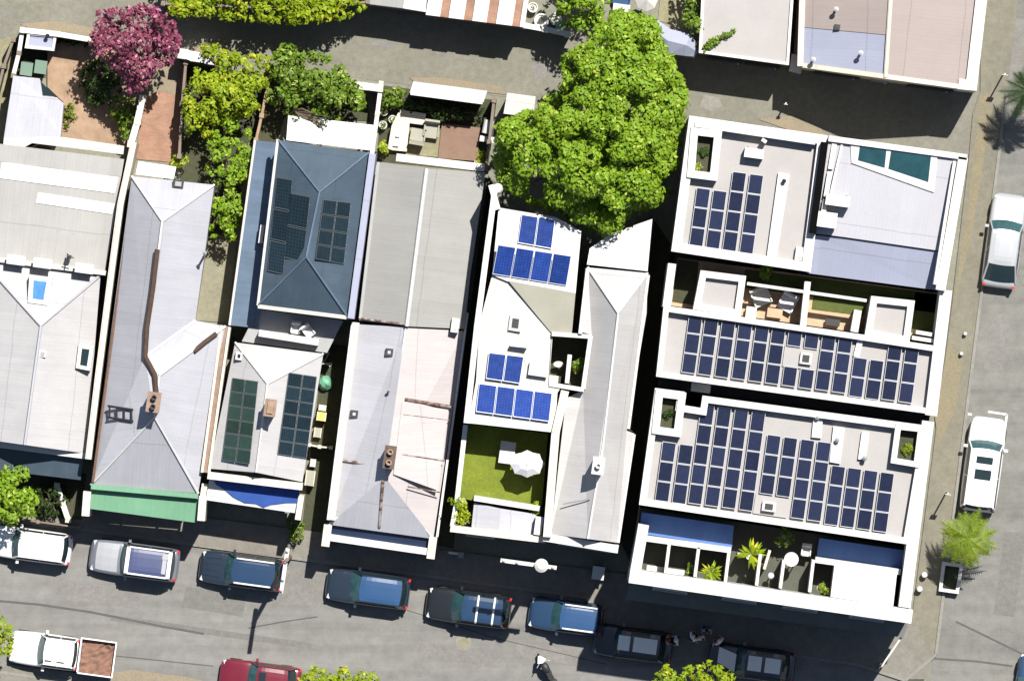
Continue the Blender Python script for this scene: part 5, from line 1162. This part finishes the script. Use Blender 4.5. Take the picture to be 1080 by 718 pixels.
# ------------------------------------------------------------------ people on the shaded kerb
M['skin'] = flatmat('skin', (.46, .30, .23), .6)
def cloth(n, c): M[n] = pmat(n, c, .15, 6, .85, .08); return n
def skin_mesh(name, pts, edges, rad, mat, parent, root=0):
    me = bpy.data.meshes.new(name); me.from_pydata(pts, edges, []); me.materials.append(M[mat]); o = bpy.data.objects.new(name, me); C.objects.link(o); o.parent = parent
    me.skin_vertices.new() if hasattr(me.skin_vertices, 'new') else None
    md = o.modifiers.new('skin', 'SKIN'); md.use_smooth_shade = True
    return o, me
def person(label, px, py, rot, shirt, trousers, hair, z0=.13, h=1.72, walk=.12, bag=None):
    c = P(px, py, h); T = thing('person', label, 'person', (c.x, c.y, z0), 'people on the shaded footpath', rot); k = h / 1.72
    pts = [(0, 0, .93), (0, 0, 1.15), (.01, 0, 1.36), (.02, 0, 1.48), (.04, 0, 1.56), (.05, 0, 1.64), (.04, 0, 1.70),
           (0, .10, .90), (walk, .11, .50), (walk - .03, .11, .10), (walk + .12, .12, .04), (0, -.10, .90), (-walk + .05, -.11, .50), (-walk - .06, -.11, .10), (-walk + .08, -.12, .04),
           (.0, .18, 1.38), (-.02, .25, 1.12), (.12, .24, .90), (.18, .23, .82), (0, -.18, 1.38), (.02, -.25, 1.12), (.16, -.22, .93), (.22, -.20, .85)]
    ed = [(0, 1), (1, 2), (2, 3), (3, 4), (4, 5), (5, 6), (0, 7), (7, 8), (8, 9), (9, 10), (0, 11), (11, 12), (12, 13), (13, 14), (2, 15), (15, 16), (16, 17), (17, 18), (2, 19), (19, 20), (20, 21), (21, 22)]
    ra = [.14, .125, .13, .055, .075, .095, .06, .085, .06, .045, .035, .085, .06, .045, .035, .06, .045, .036, .032, .06, .045, .036, .032]
    def make(name, keep, grow, mat, flat=1.0):
        idx = {v: i for i, v in enumerate(keep)}; pp = [tuple(x * k for x in pts[v]) for v in keep]; ee = [(idx[a], idx[b]) for a, b in ed if a in idx and b in idx]
        me = bpy.data.meshes.new(name); me.from_pydata(pp, ee, []); me.materials.append(M[mat]); o = bpy.data.objects.new(name, me); C.objects.link(o); o.parent = T
        md = o.modifiers.new('skin', 'SKIN'); md.use_smooth_shade = True
        for v, i in idx.items():
            sv = me.skin_vertices[0].data[i]; sv.radius = ((ra[v] + grow) * k, (ra[v] + grow) * k); sv.use_root = (i == 0)
        s = o.modifiers.new('sub', 'SUBSURF'); s.levels = s.render_levels = 1; return o
    make('body', list(range(23)), 0, 'skin'); make('shirt', [0, 1, 2, 15, 16, 19, 20], .022, shirt); make('trousers', [0, 7, 8, 9, 11, 12, 13], .018, trousers)
    m = MB(); m.lathe((.03 * k, 0, 1.62 * k), [(.06, -.10), (.105, -.04), (.115, .03), (.09, .09), (.05, .115), (.005, .125)], 14)
    m.v = [v if v.x < .06 else Vector((v.x * .9, v.y, max(v.z, 1.63 * k))) for v in m.v]; m.build('hair', M[hair], T, origin=(0, 0, 0), smooth=True)
    for sg in (-1, 1):
        m = MB()
        bx, by, bz = [(.20, .23, .80), (.24, -.20, .83)][0 if sg > 0 else 1]
        for q, (dy, ln) in enumerate(((-.03, .075), (-.01, .085), (.01, .08), (.03, .065))): m.tube([(bx * k, (by + dy) * k, bz * k), ((bx + .02) * k, (by + dy) * k, (bz - ln * .6) * k), ((bx + .01) * k, (by + dy) * k, (bz - ln) * k)], .009, 5, r2=.006)
        m.tube([(bx * k, by * k, (bz + .02) * k), ((bx + .05) * k, (by - sg * .02) * k, (bz - .03) * k)], .011, 5); m.build('fingers', M['skin'], T, origin=(0, 0, 0))
    m = MB()
    for sg in (-1, 1): m.lathe((.135 * k, sg * .033 * k, 1.645 * k), [(.005, -.012), (.012, 0), (.005, .012)], 8)
    m.tube([(.13 * k, 0, 1.63 * k), (.165 * k, 0, 1.605 * k)], .014, 6); m.tube([(.128 * k, -.025 * k, 1.575 * k), (.138 * k, 0, 1.572 * k), (.128 * k, .025 * k, 1.575 * k)], .007, 5); m.build('face', M['skin'], T, origin=(0, 0, 0))
    return T
for n, c_ in (('pale_pink_shirt', (.75, .55, .55)), ('white_shirt', (.8, .78, .76)), ('red_shirt', (.42, .09, .08)), ('light_blue_shirt', (.35, .55, .72)), ('blue_shirt', (.10, .2, .42)), ('navy_trousers', (.02, .03, .07)), ('grey_trousers', (.08, .08, .085)), ('brown_hair', (.05, .03, .02)), ('fair_hair', (.55, .42, .36)), ('grey_hair', (.6, .55, .54)), ('dark_hair', (.015, .012, .01))): cloth(n, c_)
person('fair haired person in white top, left of the close pair', 730.5, 671, R(20), 'white_shirt', 'navy_trousers', 'fair_hair')
person('person in pale pink top, right of the close pair', 738, 672.5, R(-70), 'pale_pink_shirt', 'navy_trousers', 'fair_hair', h=1.66)
person('grey haired person in pale pink top standing apart on the right', 759, 676, R(130), 'pale_pink_shirt', 'grey_trousers', 'grey_hair')
person('person in a red top beside the light blue top', 704, 674, R(-10), 'red_shirt', 'grey_trousers', 'brown_hair', h=1.68)
person('person in a light blue top beside the red top', 713.5, 675, R(190), 'light_blue_shirt', 'navy_trousers', 'grey_hair')
person('person in a dark blue top behind the close pair', 745.5, 664, R(-90), 'blue_shirt', 'navy_trousers', 'dark_hair', h=1.78)
# ------------------------------------------------------------------ poles and street furniture
def power_pole(label, px, py, h, arm_a, arm_b, seed=0, r=.15, disc=False):
    T = tpx('power_pole', label, 'power pole', px, py, .1, 'power poles'); b = P(px, py, h); b.z = 0; m = MB(); m.tube([b, b + Z * h], r, 12, r2=r * .72); m.build('pole', M['timber'], T)
    A, B = P(*arm_a, h - .35), P(*arm_b, h - .35); m = MB(); d = (B - A); m.box((A + B) / 2, (d.length, .2, .16), math.atan2(d.y, d.x)); ar = m.build('crossarm', M['white'], T)
    for t in (.06, .3, .7, .94):
        m = MB(); m.lathe(A.lerp(B, t) + Z * .08, [(.05, 0), (.09, .05), (.05, .1), (.085, .14), (.03, .2)], 10); m.build('insulator', M['white'], ar)
    m = MB(); m.tube([b + Z * (h - 1.0), A.lerp(B, .25) - Z * .08], .025, 6); m.tube([b + Z * (h - 1.0), A.lerp(B, .75) - Z * .08], .025, 6); m.build('brace', M['steel'], T)
    if disc:
        m = MB(); m.lathe(b + Z * (h - .1), [(.22, 0), (.36, .12), (.36, .5), (.2, .62), (.05, .66)], 18); m.build('pole_cap', M['white'], T)
    return T
power_pole('wooden power pole by the dark blue car, its white crossarm across the kerb', 302.5, 590, 7.2, (303.5, 578), (296.5, 625))
power_pole('power pole with round white cap in the shade before the pale gable', 571, 596, 7.6, (528, 590.5), (587, 598.5), disc=True)
m = MB(); T = tpx('sign_post', 'small white parking sign on a post near the rear corner of the side street', 'sign', 1060, 78, .12, 'sign posts')
def sign(label, px, py, h, w_=.32, hh=.45, face='white', T=None, rot=TILT):
    T = T or tpx('sign_post', label, 'sign', px, py, .12, 'sign posts'); b = P(px, py, h); b.z = .1; m = MB(); m.tube([b, Vector((b.x, b.y, h))], .045, 8); m.build('pole', M['steel'], T)
    m = MB(); m.box((b.x, b.y, h - hh / 2) + U * 0 if False else Vector((b.x, b.y, h - hh / 2)) - U * .06, (w_, .03, hh), rot); m.build('sign_plate', M[face], T); return T
sign('', 1060, 78, 2.9, T=T); sign('small sign post on the brown footpath beside the white wagon', 1000, 520, 2.9); sign('thin pole standing in the lane behind the rear white block', 829, 109, 1.6, .2, .3)
T = tpx('street_sign', 'pole with long pale name blade at the shaded street corner', 'street sign', 932, 700, .13)
b = P(930, 702, 2.9); m = MB(); m.tube([(b.x, b.y, .1), (b.x, b.y, 2.9)], .06, 10); m.build('pole', M['white'], T); m = MB(); A, B = P(930, 702, 2.85), P(953, 668, 2.85); dd = B - A; m.box((A + B) / 2, (dd.length, .10, .2), math.atan2(dd.y, dd.x)); m.build('name_blade', M['roof_offwhite'], T)
T = tpx('wheelie_bin', 'white lidded bin alone on the shaded footpath by the alley mouth', 'bin', 631, 604, .13, 'wheelie bins')
def bin_(T, px, py, body, lid, h=1.05, z0=.13):
    c = P(px, py, h); m = MB(); top = [Vector((c.x, c.y, h)) + D * a * .3 + U * b * .33 for a, b in ((-1, -1), (1, -1), (1, 1), (-1, 1))]; bot = [Vector((c.x, c.y, z0 + .04)) + D * a * .22 + U * b * .24 for a, b in ((-1, -1), (1, -1), (1, 1), (-1, 1))]; m.solid(top, bot); m.build('body', M[body], T)
    m = MB(); m.box((c.x, c.y, h + .04), (.64, .70, .07)); m.build('lid', M[lid], T); m = MB(); a = Vector((c.x, c.y, h - .02)) + U * .38; m.tube([a - D * .25, a + D * .25], .02, 6); m.build('handle', M['dark'], T)
    for sg in (-1, 1): m = MB(); q = Vector((c.x, c.y, z0 + .1)) + U * .27 + D * sg * .22; m.tube([q - D * .03, q + D * .03], .1, 10); m.build('wheel', M['tyre'], T)
bin_(T, 631, 604, 'dark', 'white')
M['mint'] = flatmat('mint_plastic', (.12, .30, .20)); M['yellowp'] = flatmat('yellow_plastic', (.65, .45, .08)); M['binlid'] = flatmat('dull_green_lid', (.085, .14, .105)); M['greenp'] = flatmat('dark_green_plastic', (.05, .12, .07))
T = tpx('wheelie_bin', 'dull green lidded bin, left of two behind the far left extension', 'bin', 28, 74, .05, 'wheelie bins'); bin_(T, 28, 73, 'greenp', 'binlid', z0=.05)
T = tpx('wheelie_bin', 'dull green lidded bin, right of two behind the far left extension', 'bin', 44, 72, .05, 'wheelie bins'); bin_(T, 43, 71, 'greenp', 'binlid', z0=.05)
def bollard(label, px, py, z=.125, r=.16, h=.55):
    T = tpx('bollard', label, 'bollard', px, py, z, 'pale bollards on the side footpath'); c = P(px, py, h); c.z = z; m = MB(); m.lathe(c, [(r, 0), (r, h - .12), (r * .8, h - .03), (.02, h)], 16); m.build('post', M['white'], T); m = MB(); m.lathe(c, [(r * 1.05, h * .55), (r * 1.06, h * .57), (r * 1.06, h * .7), (r * 1.05, h * .72)], 16); m.build('band', M['grey'], T)
bollard('pale round bollard nearer the palm, upper of the pair', 975, 606); bollard('pale round bollard below the other by the white flats', 970, 621)
bollard('small white bollard beside the kerb, upper one above the white wagon', 1018, 352, r=.1, h=.4); bollard('small white bollard beside the kerb, lower one above the white wagon', 1014, 373, r=.1, h=.4)
T = tpx('planter_box', 'small pale concrete planter box just below the palm shadow', 'planter', 1002, 608, .12)
m = MB(); ring(m, [(994, 592), (1016, 595), (1011, 626), (990, 623)], 3.5, .1, .6); m.build('wall', M['white'], T); m = MB(); m.face([P(x, y, .32) for x, y in [(996, 594), (1014, 597), (1009, 624), (992, 621)]], up=True); m.build('soil', M['soil'], T)
T = tpx('parking_bay_mark', 'white painted bay corner in front of the white wagon', 'road marking', 1050, 437, .012)
m = MB(); m.v = []
for a, b_ in (((1042, 434), (1062, 437)), ((1062, 437), (1060, 452)), ((1018, 436), (1025, 437))):
    A, B = P(*a, .03), P(*b_, .03); dd = (B - A).normalized(); n = Vector((-dd.y, dd.x, 0)) * .06; m.face([A - n, B - n, B + n, A + n], up=True)
m.build('paint', M['white'], T)
T = tpx('estate_board', 'small white board on the shaded footpath between the front parapets', 'board', 478, 583, .13)
m = MB(); m.box(P(478, 583, .9), (.5, .12, .7)); m.build('panel', M['white'], T); m = MB(); m.box(P(486, 585, .5), (.3, .3, .5)); m.build('base', M['grey'], T)
# ------------------------------------------------------------------ fences and yard walls

GF = 'fences and yard walls'
def fence(label, pts, h, mat='white', w_=.14, cat='fence', name='fence', cap='roof_white', postmat=None, z0=0):
    cx, cy = pts[len(pts) // 2]; T = tpx(name, label, cat, cx, cy, z0, GF)
    rails(T, 'panel' if name == 'fence' else 'masonry', list(zip(pts, pts[1:])), w_, z0, h, mat)
    if cap: rails(T, 'capping', list(zip(pts, pts[1:])), w_ + .08, h, h + .05, cap)
    for x, y in pts:
        c = P(x, y, h); m = MB(); m.box((c.x, c.y, (h + .1) / 2 + z0 / 2), (w_ + .1, w_ + .1, h + .1 - z0)); m.build('post', M[postmat or mat], T)
    return T
fence('tall dark timber fence under the long bright hedge', [(172, 4), (250, 7), (320, 10), (388, 2)], 3.3, 'timber', .12, cap=None)  # hidden below the foliage, added so the lane gets a solid shadow band
fence('white fence between the blue house yard and the furnished yard', [(402, 88), (398, 120), (392, 165)], 2.1, 'cream')
fence('pale wall between the timber deck yard and the brick paving', [(150, 104), (145, 128), (138, 152)], 2.0, 'cream', .26, 'wall', 'yard_wall')
fence('grey fence along the far left boundary beside the timber deck yard', [(24, 30), (20, 56), (14, 80)], 2.0, 'timber')
fence('dark timber fence on the extreme left running down to the extension', [(14, 42), (4, 70), (-6, 110)], 2.1, 'timber', cap=None)
fence('low pale lane wall behind the far left yard', [(24, 32), (60, 36), (96, 42)], 2.2, 'cream', .2, 'wall', 'lane_wall')
fence('short pale lane wall above the yellow green shrub', [(193, 57), (206, 60), (222, 63)], 2.2, 'white', .42, 'wall', 'lane_wall')
fence('white lane wall corner above the mid green shrub', [(366, 88), (384, 91), (400, 93)], 2.2, 'cream', .3, 'wall', 'lane_wall')
fence('paling fence between brick paving and yellow shrub', [(196, 66), (192, 110), (189, 165)], 1.8, 'timber', cap=None)
fence('timber fence between yellow shrub and mid green shrub', [(282, 92), (276, 122), (270, 148)], 1.8, 'peach', cap=None)
fence('fence of the dark passage beside the grey gable house', [(521, 106), (516, 150), (512, 178)], 1.9, 'timber', cap=None)
fence('low white lane wall across the pots at the top edge', [(553, 27), (575, 31), (598, 36)], 1.9, 'white', .2, 'wall', 'lane_wall')
fence('pale low front wall under the far left trees', [(60, 512), (66, 530), (72, 548)], 1.0, 'cream', .2, 'wall', 'garden_wall', z0=.1)
fence('front fence of the shaded garden behind the white car', [(0, 545), (40, 550), (84, 556)], .9, 'timber', .08, cap=None, z0=.1)
T = tpx('shed', 'low shed with grey roof and white rim in the top left yard', 'shed', 43, 43, .05)
q = [(29, 34), (60, 37), (57, 54), (26, 51)]; walls(T, q, 2.0, 'timber'); m = MB(); m.face([P(x, y, 2.02) for x, y in offset(q, 1)], up=True); m.build('roof', M['roof_lilac'], T); m = MB(); ring(m, q, 3, 1.9, 2.15); m.build('rim', M['white'], T); vent_pipe(T, 50, 38, 2.0, .5, .06, 'dark')
T = tpx('shed', 'long low shed with pale roof on the lane side of the furnished yard', 'shed', 470, 100, .05)
slab_roof(T, 'roof', [(436, 86, 2.5), (514, 96, 2.5), (510, 108, 2.7), (432, 98, 2.7)], 'roof_lav'); walls(T, [(437, 87), (512, 97), (509, 107), (433, 97)], 2.4, 'timber'); rails(T, 'gutter', [((433, 98), (509, 108))], .22, 2.5, 2.75, 'white')
T = tpx('shed', 'small square white roofed shed tucked against the huge tree', 'shed', 547, 110, .05)
slab_roof(T, 'roof', [(535, 98, 2.6), (565, 102, 2.6), (562, 124, 2.6), (531, 120, 2.6)], 'roof_offwhite'); walls(T, [(536, 99), (564, 103), (561, 123), (532, 119)], 2.5, 'cream')
# ------------------------------------------------------------------ yard and terrace furniture
T = tpx('outdoor_sofa', 'cream L shaped sofa in the furnished yard', 'sofa', 428, 135, .08)
m = MB(); m.prism([(422, 117), (449, 121), (447, 132), (432, 130), (429, 160), (409, 158), (413, 134), (420, 130)], .08, .5); m.build('seat', M['cream'], T)
m = MB(); m.prism([(422, 116), (449, 120), (449, 123), (422, 119)], .08, .85); m.prism([(420, 119), (423, 119), (413, 158), (409, 157), (413, 133)], .08, .85); m.build('backrest', M['cream'], T)
for x, y in ((417, 140), (416, 150)): m = MB(); c = P(x, y, .58); m.box(c, (.5, .42, .16)); m.build('cushion', M['white'], T)
def lounge_chair(label, px, py, z, mat, rot, w_=.75, dd=.8, name='outdoor_chair', cat='chair', group='outdoor chairs'):
    T = thing(name, label, cat, P(px, py, z), group, rot); f = lambda m, n, mt: m.build(n, M[mt], T, origin=(0, 0, 0))
    m = MB(); m.box((0, 0, .42), (w_, dd, .12), 0); f(m, 'seat', mat); m = MB(); m.box((0, dd / 2 + .04, .68), (w_, .12, .6), 0, tilt=R(-14)); f(m, 'backrest', mat)
    for sx in (-1, 1):
        m = MB(); m.box((sx * (w_ / 2 - .03), 0, .58), (.07, dd * .8, .06), 0); f(m, 'armrest', mat)
        for sy in (-1, 1): m = MB(); m.tube([(sx * (w_ / 2 - .05), sy * (dd / 2 - .06), 0), (sx * (w_ / 2 - .05), sy * (dd / 2 - .06), .40)], .03, 6); f(m, 'leg', 'steel')
    return T
GT = 'outdoor tables'
def table(label, px, py, z, w_, d_, mat, rot=TILT, h=.74, roundt=False):
    T = thing('outdoor_table', label, 'table', P(px, py, z), GT, rot); f = lambda m, n, mt: m.build(n, M[mt], T, origin=(0, 0, 0)); m = MB()
    if roundt: m.lathe((0, 0, h - .05), [(w_ / 2, 0), (w_ / 2, .05)], 28)
    else: m.box((0, 0, h - .03), (w_, d_, .06), 0)
    f(m, 'table_top', mat)
    for a, b in ((-1, -1), (1, -1), (1, 1), (-1, 1)): m = MB(); s = .32 if roundt else .42; m.tube([(a * w_ * s, b * d_ * s, 0), (a * w_ * s, b * d_ * s, h - .06)], .03, 6); f(m, 'leg', 'steel')
    return T
lounge_chair('olive padded chair facing away in the furnished yard', 455, 138, .08, 'beige', TILT, .8, .8); lounge_chair('olive armchair beside the brown decking in the furnished yard', 441, 143, .08, 'beige', TILT + 3.1, .8, .7)
T = tpx('barbecue', 'pale hooded barbecue at the right end of the furnished yard', 'barbecue', 515, 138, .05)
m = MB(); m.box(P(515, 136, .5), (.6, 1.1, .7)); m.build('cabinet', M['dark'], T); m = MB(); m.tube([P(516, 127, .95), P(513, 141, .95)], .26, 12); m.build('hood', M['white'], T); m = MB(); m.box(P(514, 147, .85), (.8, .3, .06)); m.build('side_shelf', M['white'], T)
for i, (x, y, lb) in enumerate(((405, 118, 'upper'), (404, 132, 'middle'), (414, 126, 'right hand'))):
    T = tpx('garden_pot', lb + ' white pot in the cluster of three beside the cream sofa', 'pot', x, y, .05, 'garden pots'); m = MB(); c = P(x, y, .5); c.z = .05; m.lathe(c, [(.14, 0), (.2, .4), (.22, .42), (.22, .47), (.17, .47), (.16, .4)], 14); m.build('pot', M['white'], T); m = MB(); leaves(m, [(c + Z * .55, .2)], 700, .08, random.Random(i)); m.build('foliage', M['leaf_mid'], T)
table('rectangular white table on the turf terrace', 535, 477, 4.03, .80, 1.15, 'white')
T = tpx('umbrella', 'pale grey garden umbrella open on the turf terrace', 'umbrella', 556, 489, 4.03)
c = P(556, 489, 6.2); m = MB(); n = 16; ctr = Vector((c.x, c.y, 6.45)); rimp = []
for k in range(n):
    a = 2 * math.pi * k / n; rr = .92 if k % 2 == 0 else .80; rimp.append(Vector((c.x + rr * math.cos(a), c.y + rr * math.sin(a) * .78, 5.95 if k % 2 == 0 else 5.98)))
midp = [ctr.lerp(p, .5) + Z * .07 for p in rimp]
for k in range(n):
    j = (k + 1) % n; m.face([ctr, midp[k], midp[j]], up=True); m.face([midp[k], rimp[k], rimp[j], midp[j]], up=True); m.face([rimp[k], rimp[j], rimp[j] - Z * .12, rimp[k] - Z * .12])
M['canvas'] = pmat('pale_canvas', (.5, .5, .53), .12, 3, .9); m.build('canopy', M['canvas'], T); m = MB(); m.tube([(c.x, c.y, 4.0), (c.x, c.y, 6.5)], .03, 8); m.build('pole', M['steel'], T)
for k in range(0, n, 2): m = MB(); m.tube([ctr - Z * .1, rimp[k] - Z * .03], .012, 4); m.build('rib', M['steel'], T)
m = MB(); m.lathe((c.x, c.y, 4.03), [(.3, 0), (.3, .08), (.06, .12)], 16); m.build('base', M['dark'], T)
table('round white table on the white terrace', 834, 589, TZ + .3, .75, .75, 'white', h=1.4, roundt=True); lounge_chair('white chair beside the round white table', 850, 581, TZ + .6, 'white', TILT, .5, .5); 
T = tpx('planter_ball', 'small bluish white globe lamp on the white terrace', 'garden lamp', 813, 607, TZ); c = P(813, 607, TZ + 1.1); m = MB(); m.lathe((c.x, c.y, TZ + 1.0), [(.02, -.18), (.12, -.13), (.18, 0), (.12, .13), (.02, .18)], 16); m.build('globe', M['canvas'], T, smooth=True); m = MB(); m.tube([(c.x, c.y, TZ), (c.x, c.y, TZ + .85)], .04, 8); m.build('stem', M['steel'], T)
T = tpx('bench', 'long pale bench along the lower wall of the white terrace', 'bench', 711, 603, TZ); m = MB(); m.rail((682, 599), (724, 605), .35, TZ + .4, TZ + .46); m.build('seat', M['white'], T); posts(T, [(686, 599.5), (720, 604)], TZ + .4, 'steel', .04, TZ, 'leg')
GD = 'courtyard furniture'
lounge_chair('white lounge chair, left of two in the middle courtyard', 803, 314, 5.2, 'white', TILT + R(30), .95, .8); lounge_chair('pale blue white lounge chair, right of two in the middle courtyard', 830, 320, 5.2, 'canvas', TILT + R(-20), .85, .8)
table('low timber table between the two courtyard lounge chairs', 817, 330, 5.2, .8, .5, 'peach_light', h=.45); table('small dark table on the right half of the middle courtyard', 878, 340, 5.2, .75, .35, 'dark', h=.5)
T = tpx('storage_box', 'cream storage box at the left of the middle courtyard', 'box', 792, 330, 5.2); m = MB(); c = P(792, 330, 5.5); m.box(c, (.5, .6, .6)); m.build('body', M['cream'], T); m = MB(); m.box(c + Z * .33, (.54, .64, .06)); m.build('lid', M['white'], T)
T = tpx('dining_plate_table', 'tiny oval white table in the dark small courtyard', 'table', 589, 384, 4.5); c = P(589, 384, 5.2); m = MB(); m.lathe((c.x, c.y, 5.2), [(.26, 0), (.26, .04)], 20); m.v = [Vector((c.x + (v.x - c.x), c.y + (v.y - c.y) * .6, v.z)) for v in m.v]; m.build('table_top', M['white'], T); m = MB(); m.tube([(c.x, c.y, 4.5), (c.x, c.y, 5.2)], .04, 8); m.build('leg', M['steel'], T)
T.name = 'side_table'
T = tpx('storage_box', 'white box at the bottom of the dark small courtyard', 'box', 585, 400, 4.5); m = MB(); c = P(585, 400, 4.9); m.box(c, (.6, .36, .8)); m.build('body', M['white'], T); m = MB(); m.box(c + Z * .43, (.64, .4, .06)); m.build('lid', M['cream'], T)
lounge_chair('white chair on the blue house balcony, left of two', 312, 347, 3.6, 'white', TILT, .5, .5); lounge_chair('white chair on the blue house balcony, right of two', 326, 350, 3.6, 'white', TILT + .8, .5, .55)
# things stacked in the narrow passage
GJ = 'things kept in the narrow passage'
T = tpx('clothes_airer', 'spiky white clothes airer in the narrow passage', 'clothes airer', 341, 382, .05, GJ); c = P(341, 382, 1); m = MB()
for dx, dy in ((.3, .5), (-.1, .45), (.35, -.2), (-.3, -.35)): m.tube([(c.x, c.y, .1), (c.x + dx, c.y + dy, 1.2)], .03, 5)
m.build('frame', M['white'], T); m = MB(); m.tube([(c.x - .35, c.y - .1, 1.1), (c.x + .4, c.y - .05, 1.15)], .03, 5); m.tube([(c.x - .1, c.y + .4, 1.15), (c.x + .3, c.y + .5, 1.15)], .03, 5); m.build('line', M['white'], T)
T = tpx('tarpaulin_heap', 'mint green tarpaulin heap in the narrow passage', 'tarpaulin', 343, 404, .05, GJ); c = P(343, 404, .5); m = MB(); rt = random.Random(2); m.lathe((c.x, c.y, .05), [(.4, 0), (.38, .3), (.25, .6), (.03, .75)], 9); m.v = [v + Vector((rt.uniform(-.08, .08), rt.uniform(-.08, .08), rt.uniform(-.05, .05))) for v in m.v]; m.build('sheet', M['mint'], T)
for x, y, w_, d_, h, mt, lb in ((340, 430, .4, .3, .6, 'white', 'white crate above the yellow crate in the narrow passage'), (339, 439, .5, .45, .8, 'yellowp', 'yellow crate in the narrow passage'), (335, 456, .4, .5, .5, 'beige', 'beige crate below the yellow crate in the narrow passage'), (327, 504, .5, .8, .9, 'beige', 'tall beige box by the street end of the narrow passage'), (330, 488, .3, .4, .8, 'white', 'white box above the beige box in the narrow passage')):
    T = tpx('crate', lb, 'crate', x, y, .05, GJ); c = P(x, y, h); m = MB(); m.box((c.x, c.y, h / 2 + .05), (w_, d_, h)); m.build('body', M[mt], T); m = MB()
    for sg in (-1, 1): m.box(Vector((c.x, c.y, h + .06)) + D * sg * (w_ / 2 - .03), (.05, d_ + .02, .06))
    m.build('rim', M['cream'], T)
fence('low pale gate across the narrow passage', [(326, 469), (337, 471), (349, 472)], 1.5, 'cream', .08, 'gate', 'gate', cap=None)
# clutter beyond the lane, top edge
for i, (x, y, r_, mt, lb) in enumerate(((571, 22, .35, 'white', 'large round white pot beside the pergola across the lane'), (586, 20, .3, 'white', 'white pot next to a green one across the lane'), (590, 27, .2, 'mint', 'mint green pot at the lane wall'), (562, 8, .25, 'white', 'small white pot at the top edge by the pergola'))):
    T = tpx('garden_pot', lb, 'pot', x, y, .05, 'garden pots'); m = MB(); c = P(x, y, .6); m.lathe((c.x, c.y, 0), [(r_ * .7, 0), (r_, .5), (r_ * 1.1, .52), (r_ * 1.1, .6), (r_ * .85, .6), (r_ * .8, .5)], 16); m.build('pot', M[mt], T); m = MB(); leaves(m, [(Vector((c.x, c.y, .65)), r_ * .5)], 600, .07, random.Random(i + 50)); m.build('foliage', M['leaf_mid'], T)
table('white garden table at the top edge above the huge tree', 655, 12, .05, .9, .7, 'white'); T = tpx('paddling_pool', 'small blue tub at the top edge above the huge tree', 'tub', 655, 0, .05); c = P(655, 0, .4); m = MB(); m.lathe((c.x, c.y, .05), [(.45, 0), (.5, .35), (.45, .38), (.42, .2)], 18); m.build('wall', M['car_midblue'], T)
T = tpx('camper_roof', 'white market umbrella edge at the top edge, right of the blue tub', 'umbrella', 682, 2, .05); T.name = 'umbrella'; c = P(682, 0, 2.4); m = MB()
for k in range(8):
    a, b_ = math.pi * k / 4, math.pi * (k + 1) / 4; f = lambda t: Vector((c.x + .6 * math.cos(t), c.y + .6 * math.sin(t), 2.1)); m.face([Vector((c.x, c.y, 2.5)), f(a), f(b_)], up=True)
m.build('canopy', M['white'], T); m = MB(); m.tube([(c.x, c.y, 0), (c.x, c.y, 2.45)], .03, 6); m.build('pole', M['steel'], T)
T = tpx('manhole_cover', 'pale round manhole cover in the sunny road below the black wagon', 'manhole cover', 489, 677, .012); m = MB(); c = P(489, 677, .02); m.lathe((c.x, c.y, .008), [(.33, 0), (.33, .014), (.30, .016)], 24); m.build('cover', M['concrete'], T); m = MB(); m.lathe((c.x, c.y, .008), [(.42, 0), (.42, .009), (.34, .010)], 24); m.build('surround', M['kerb'], T)
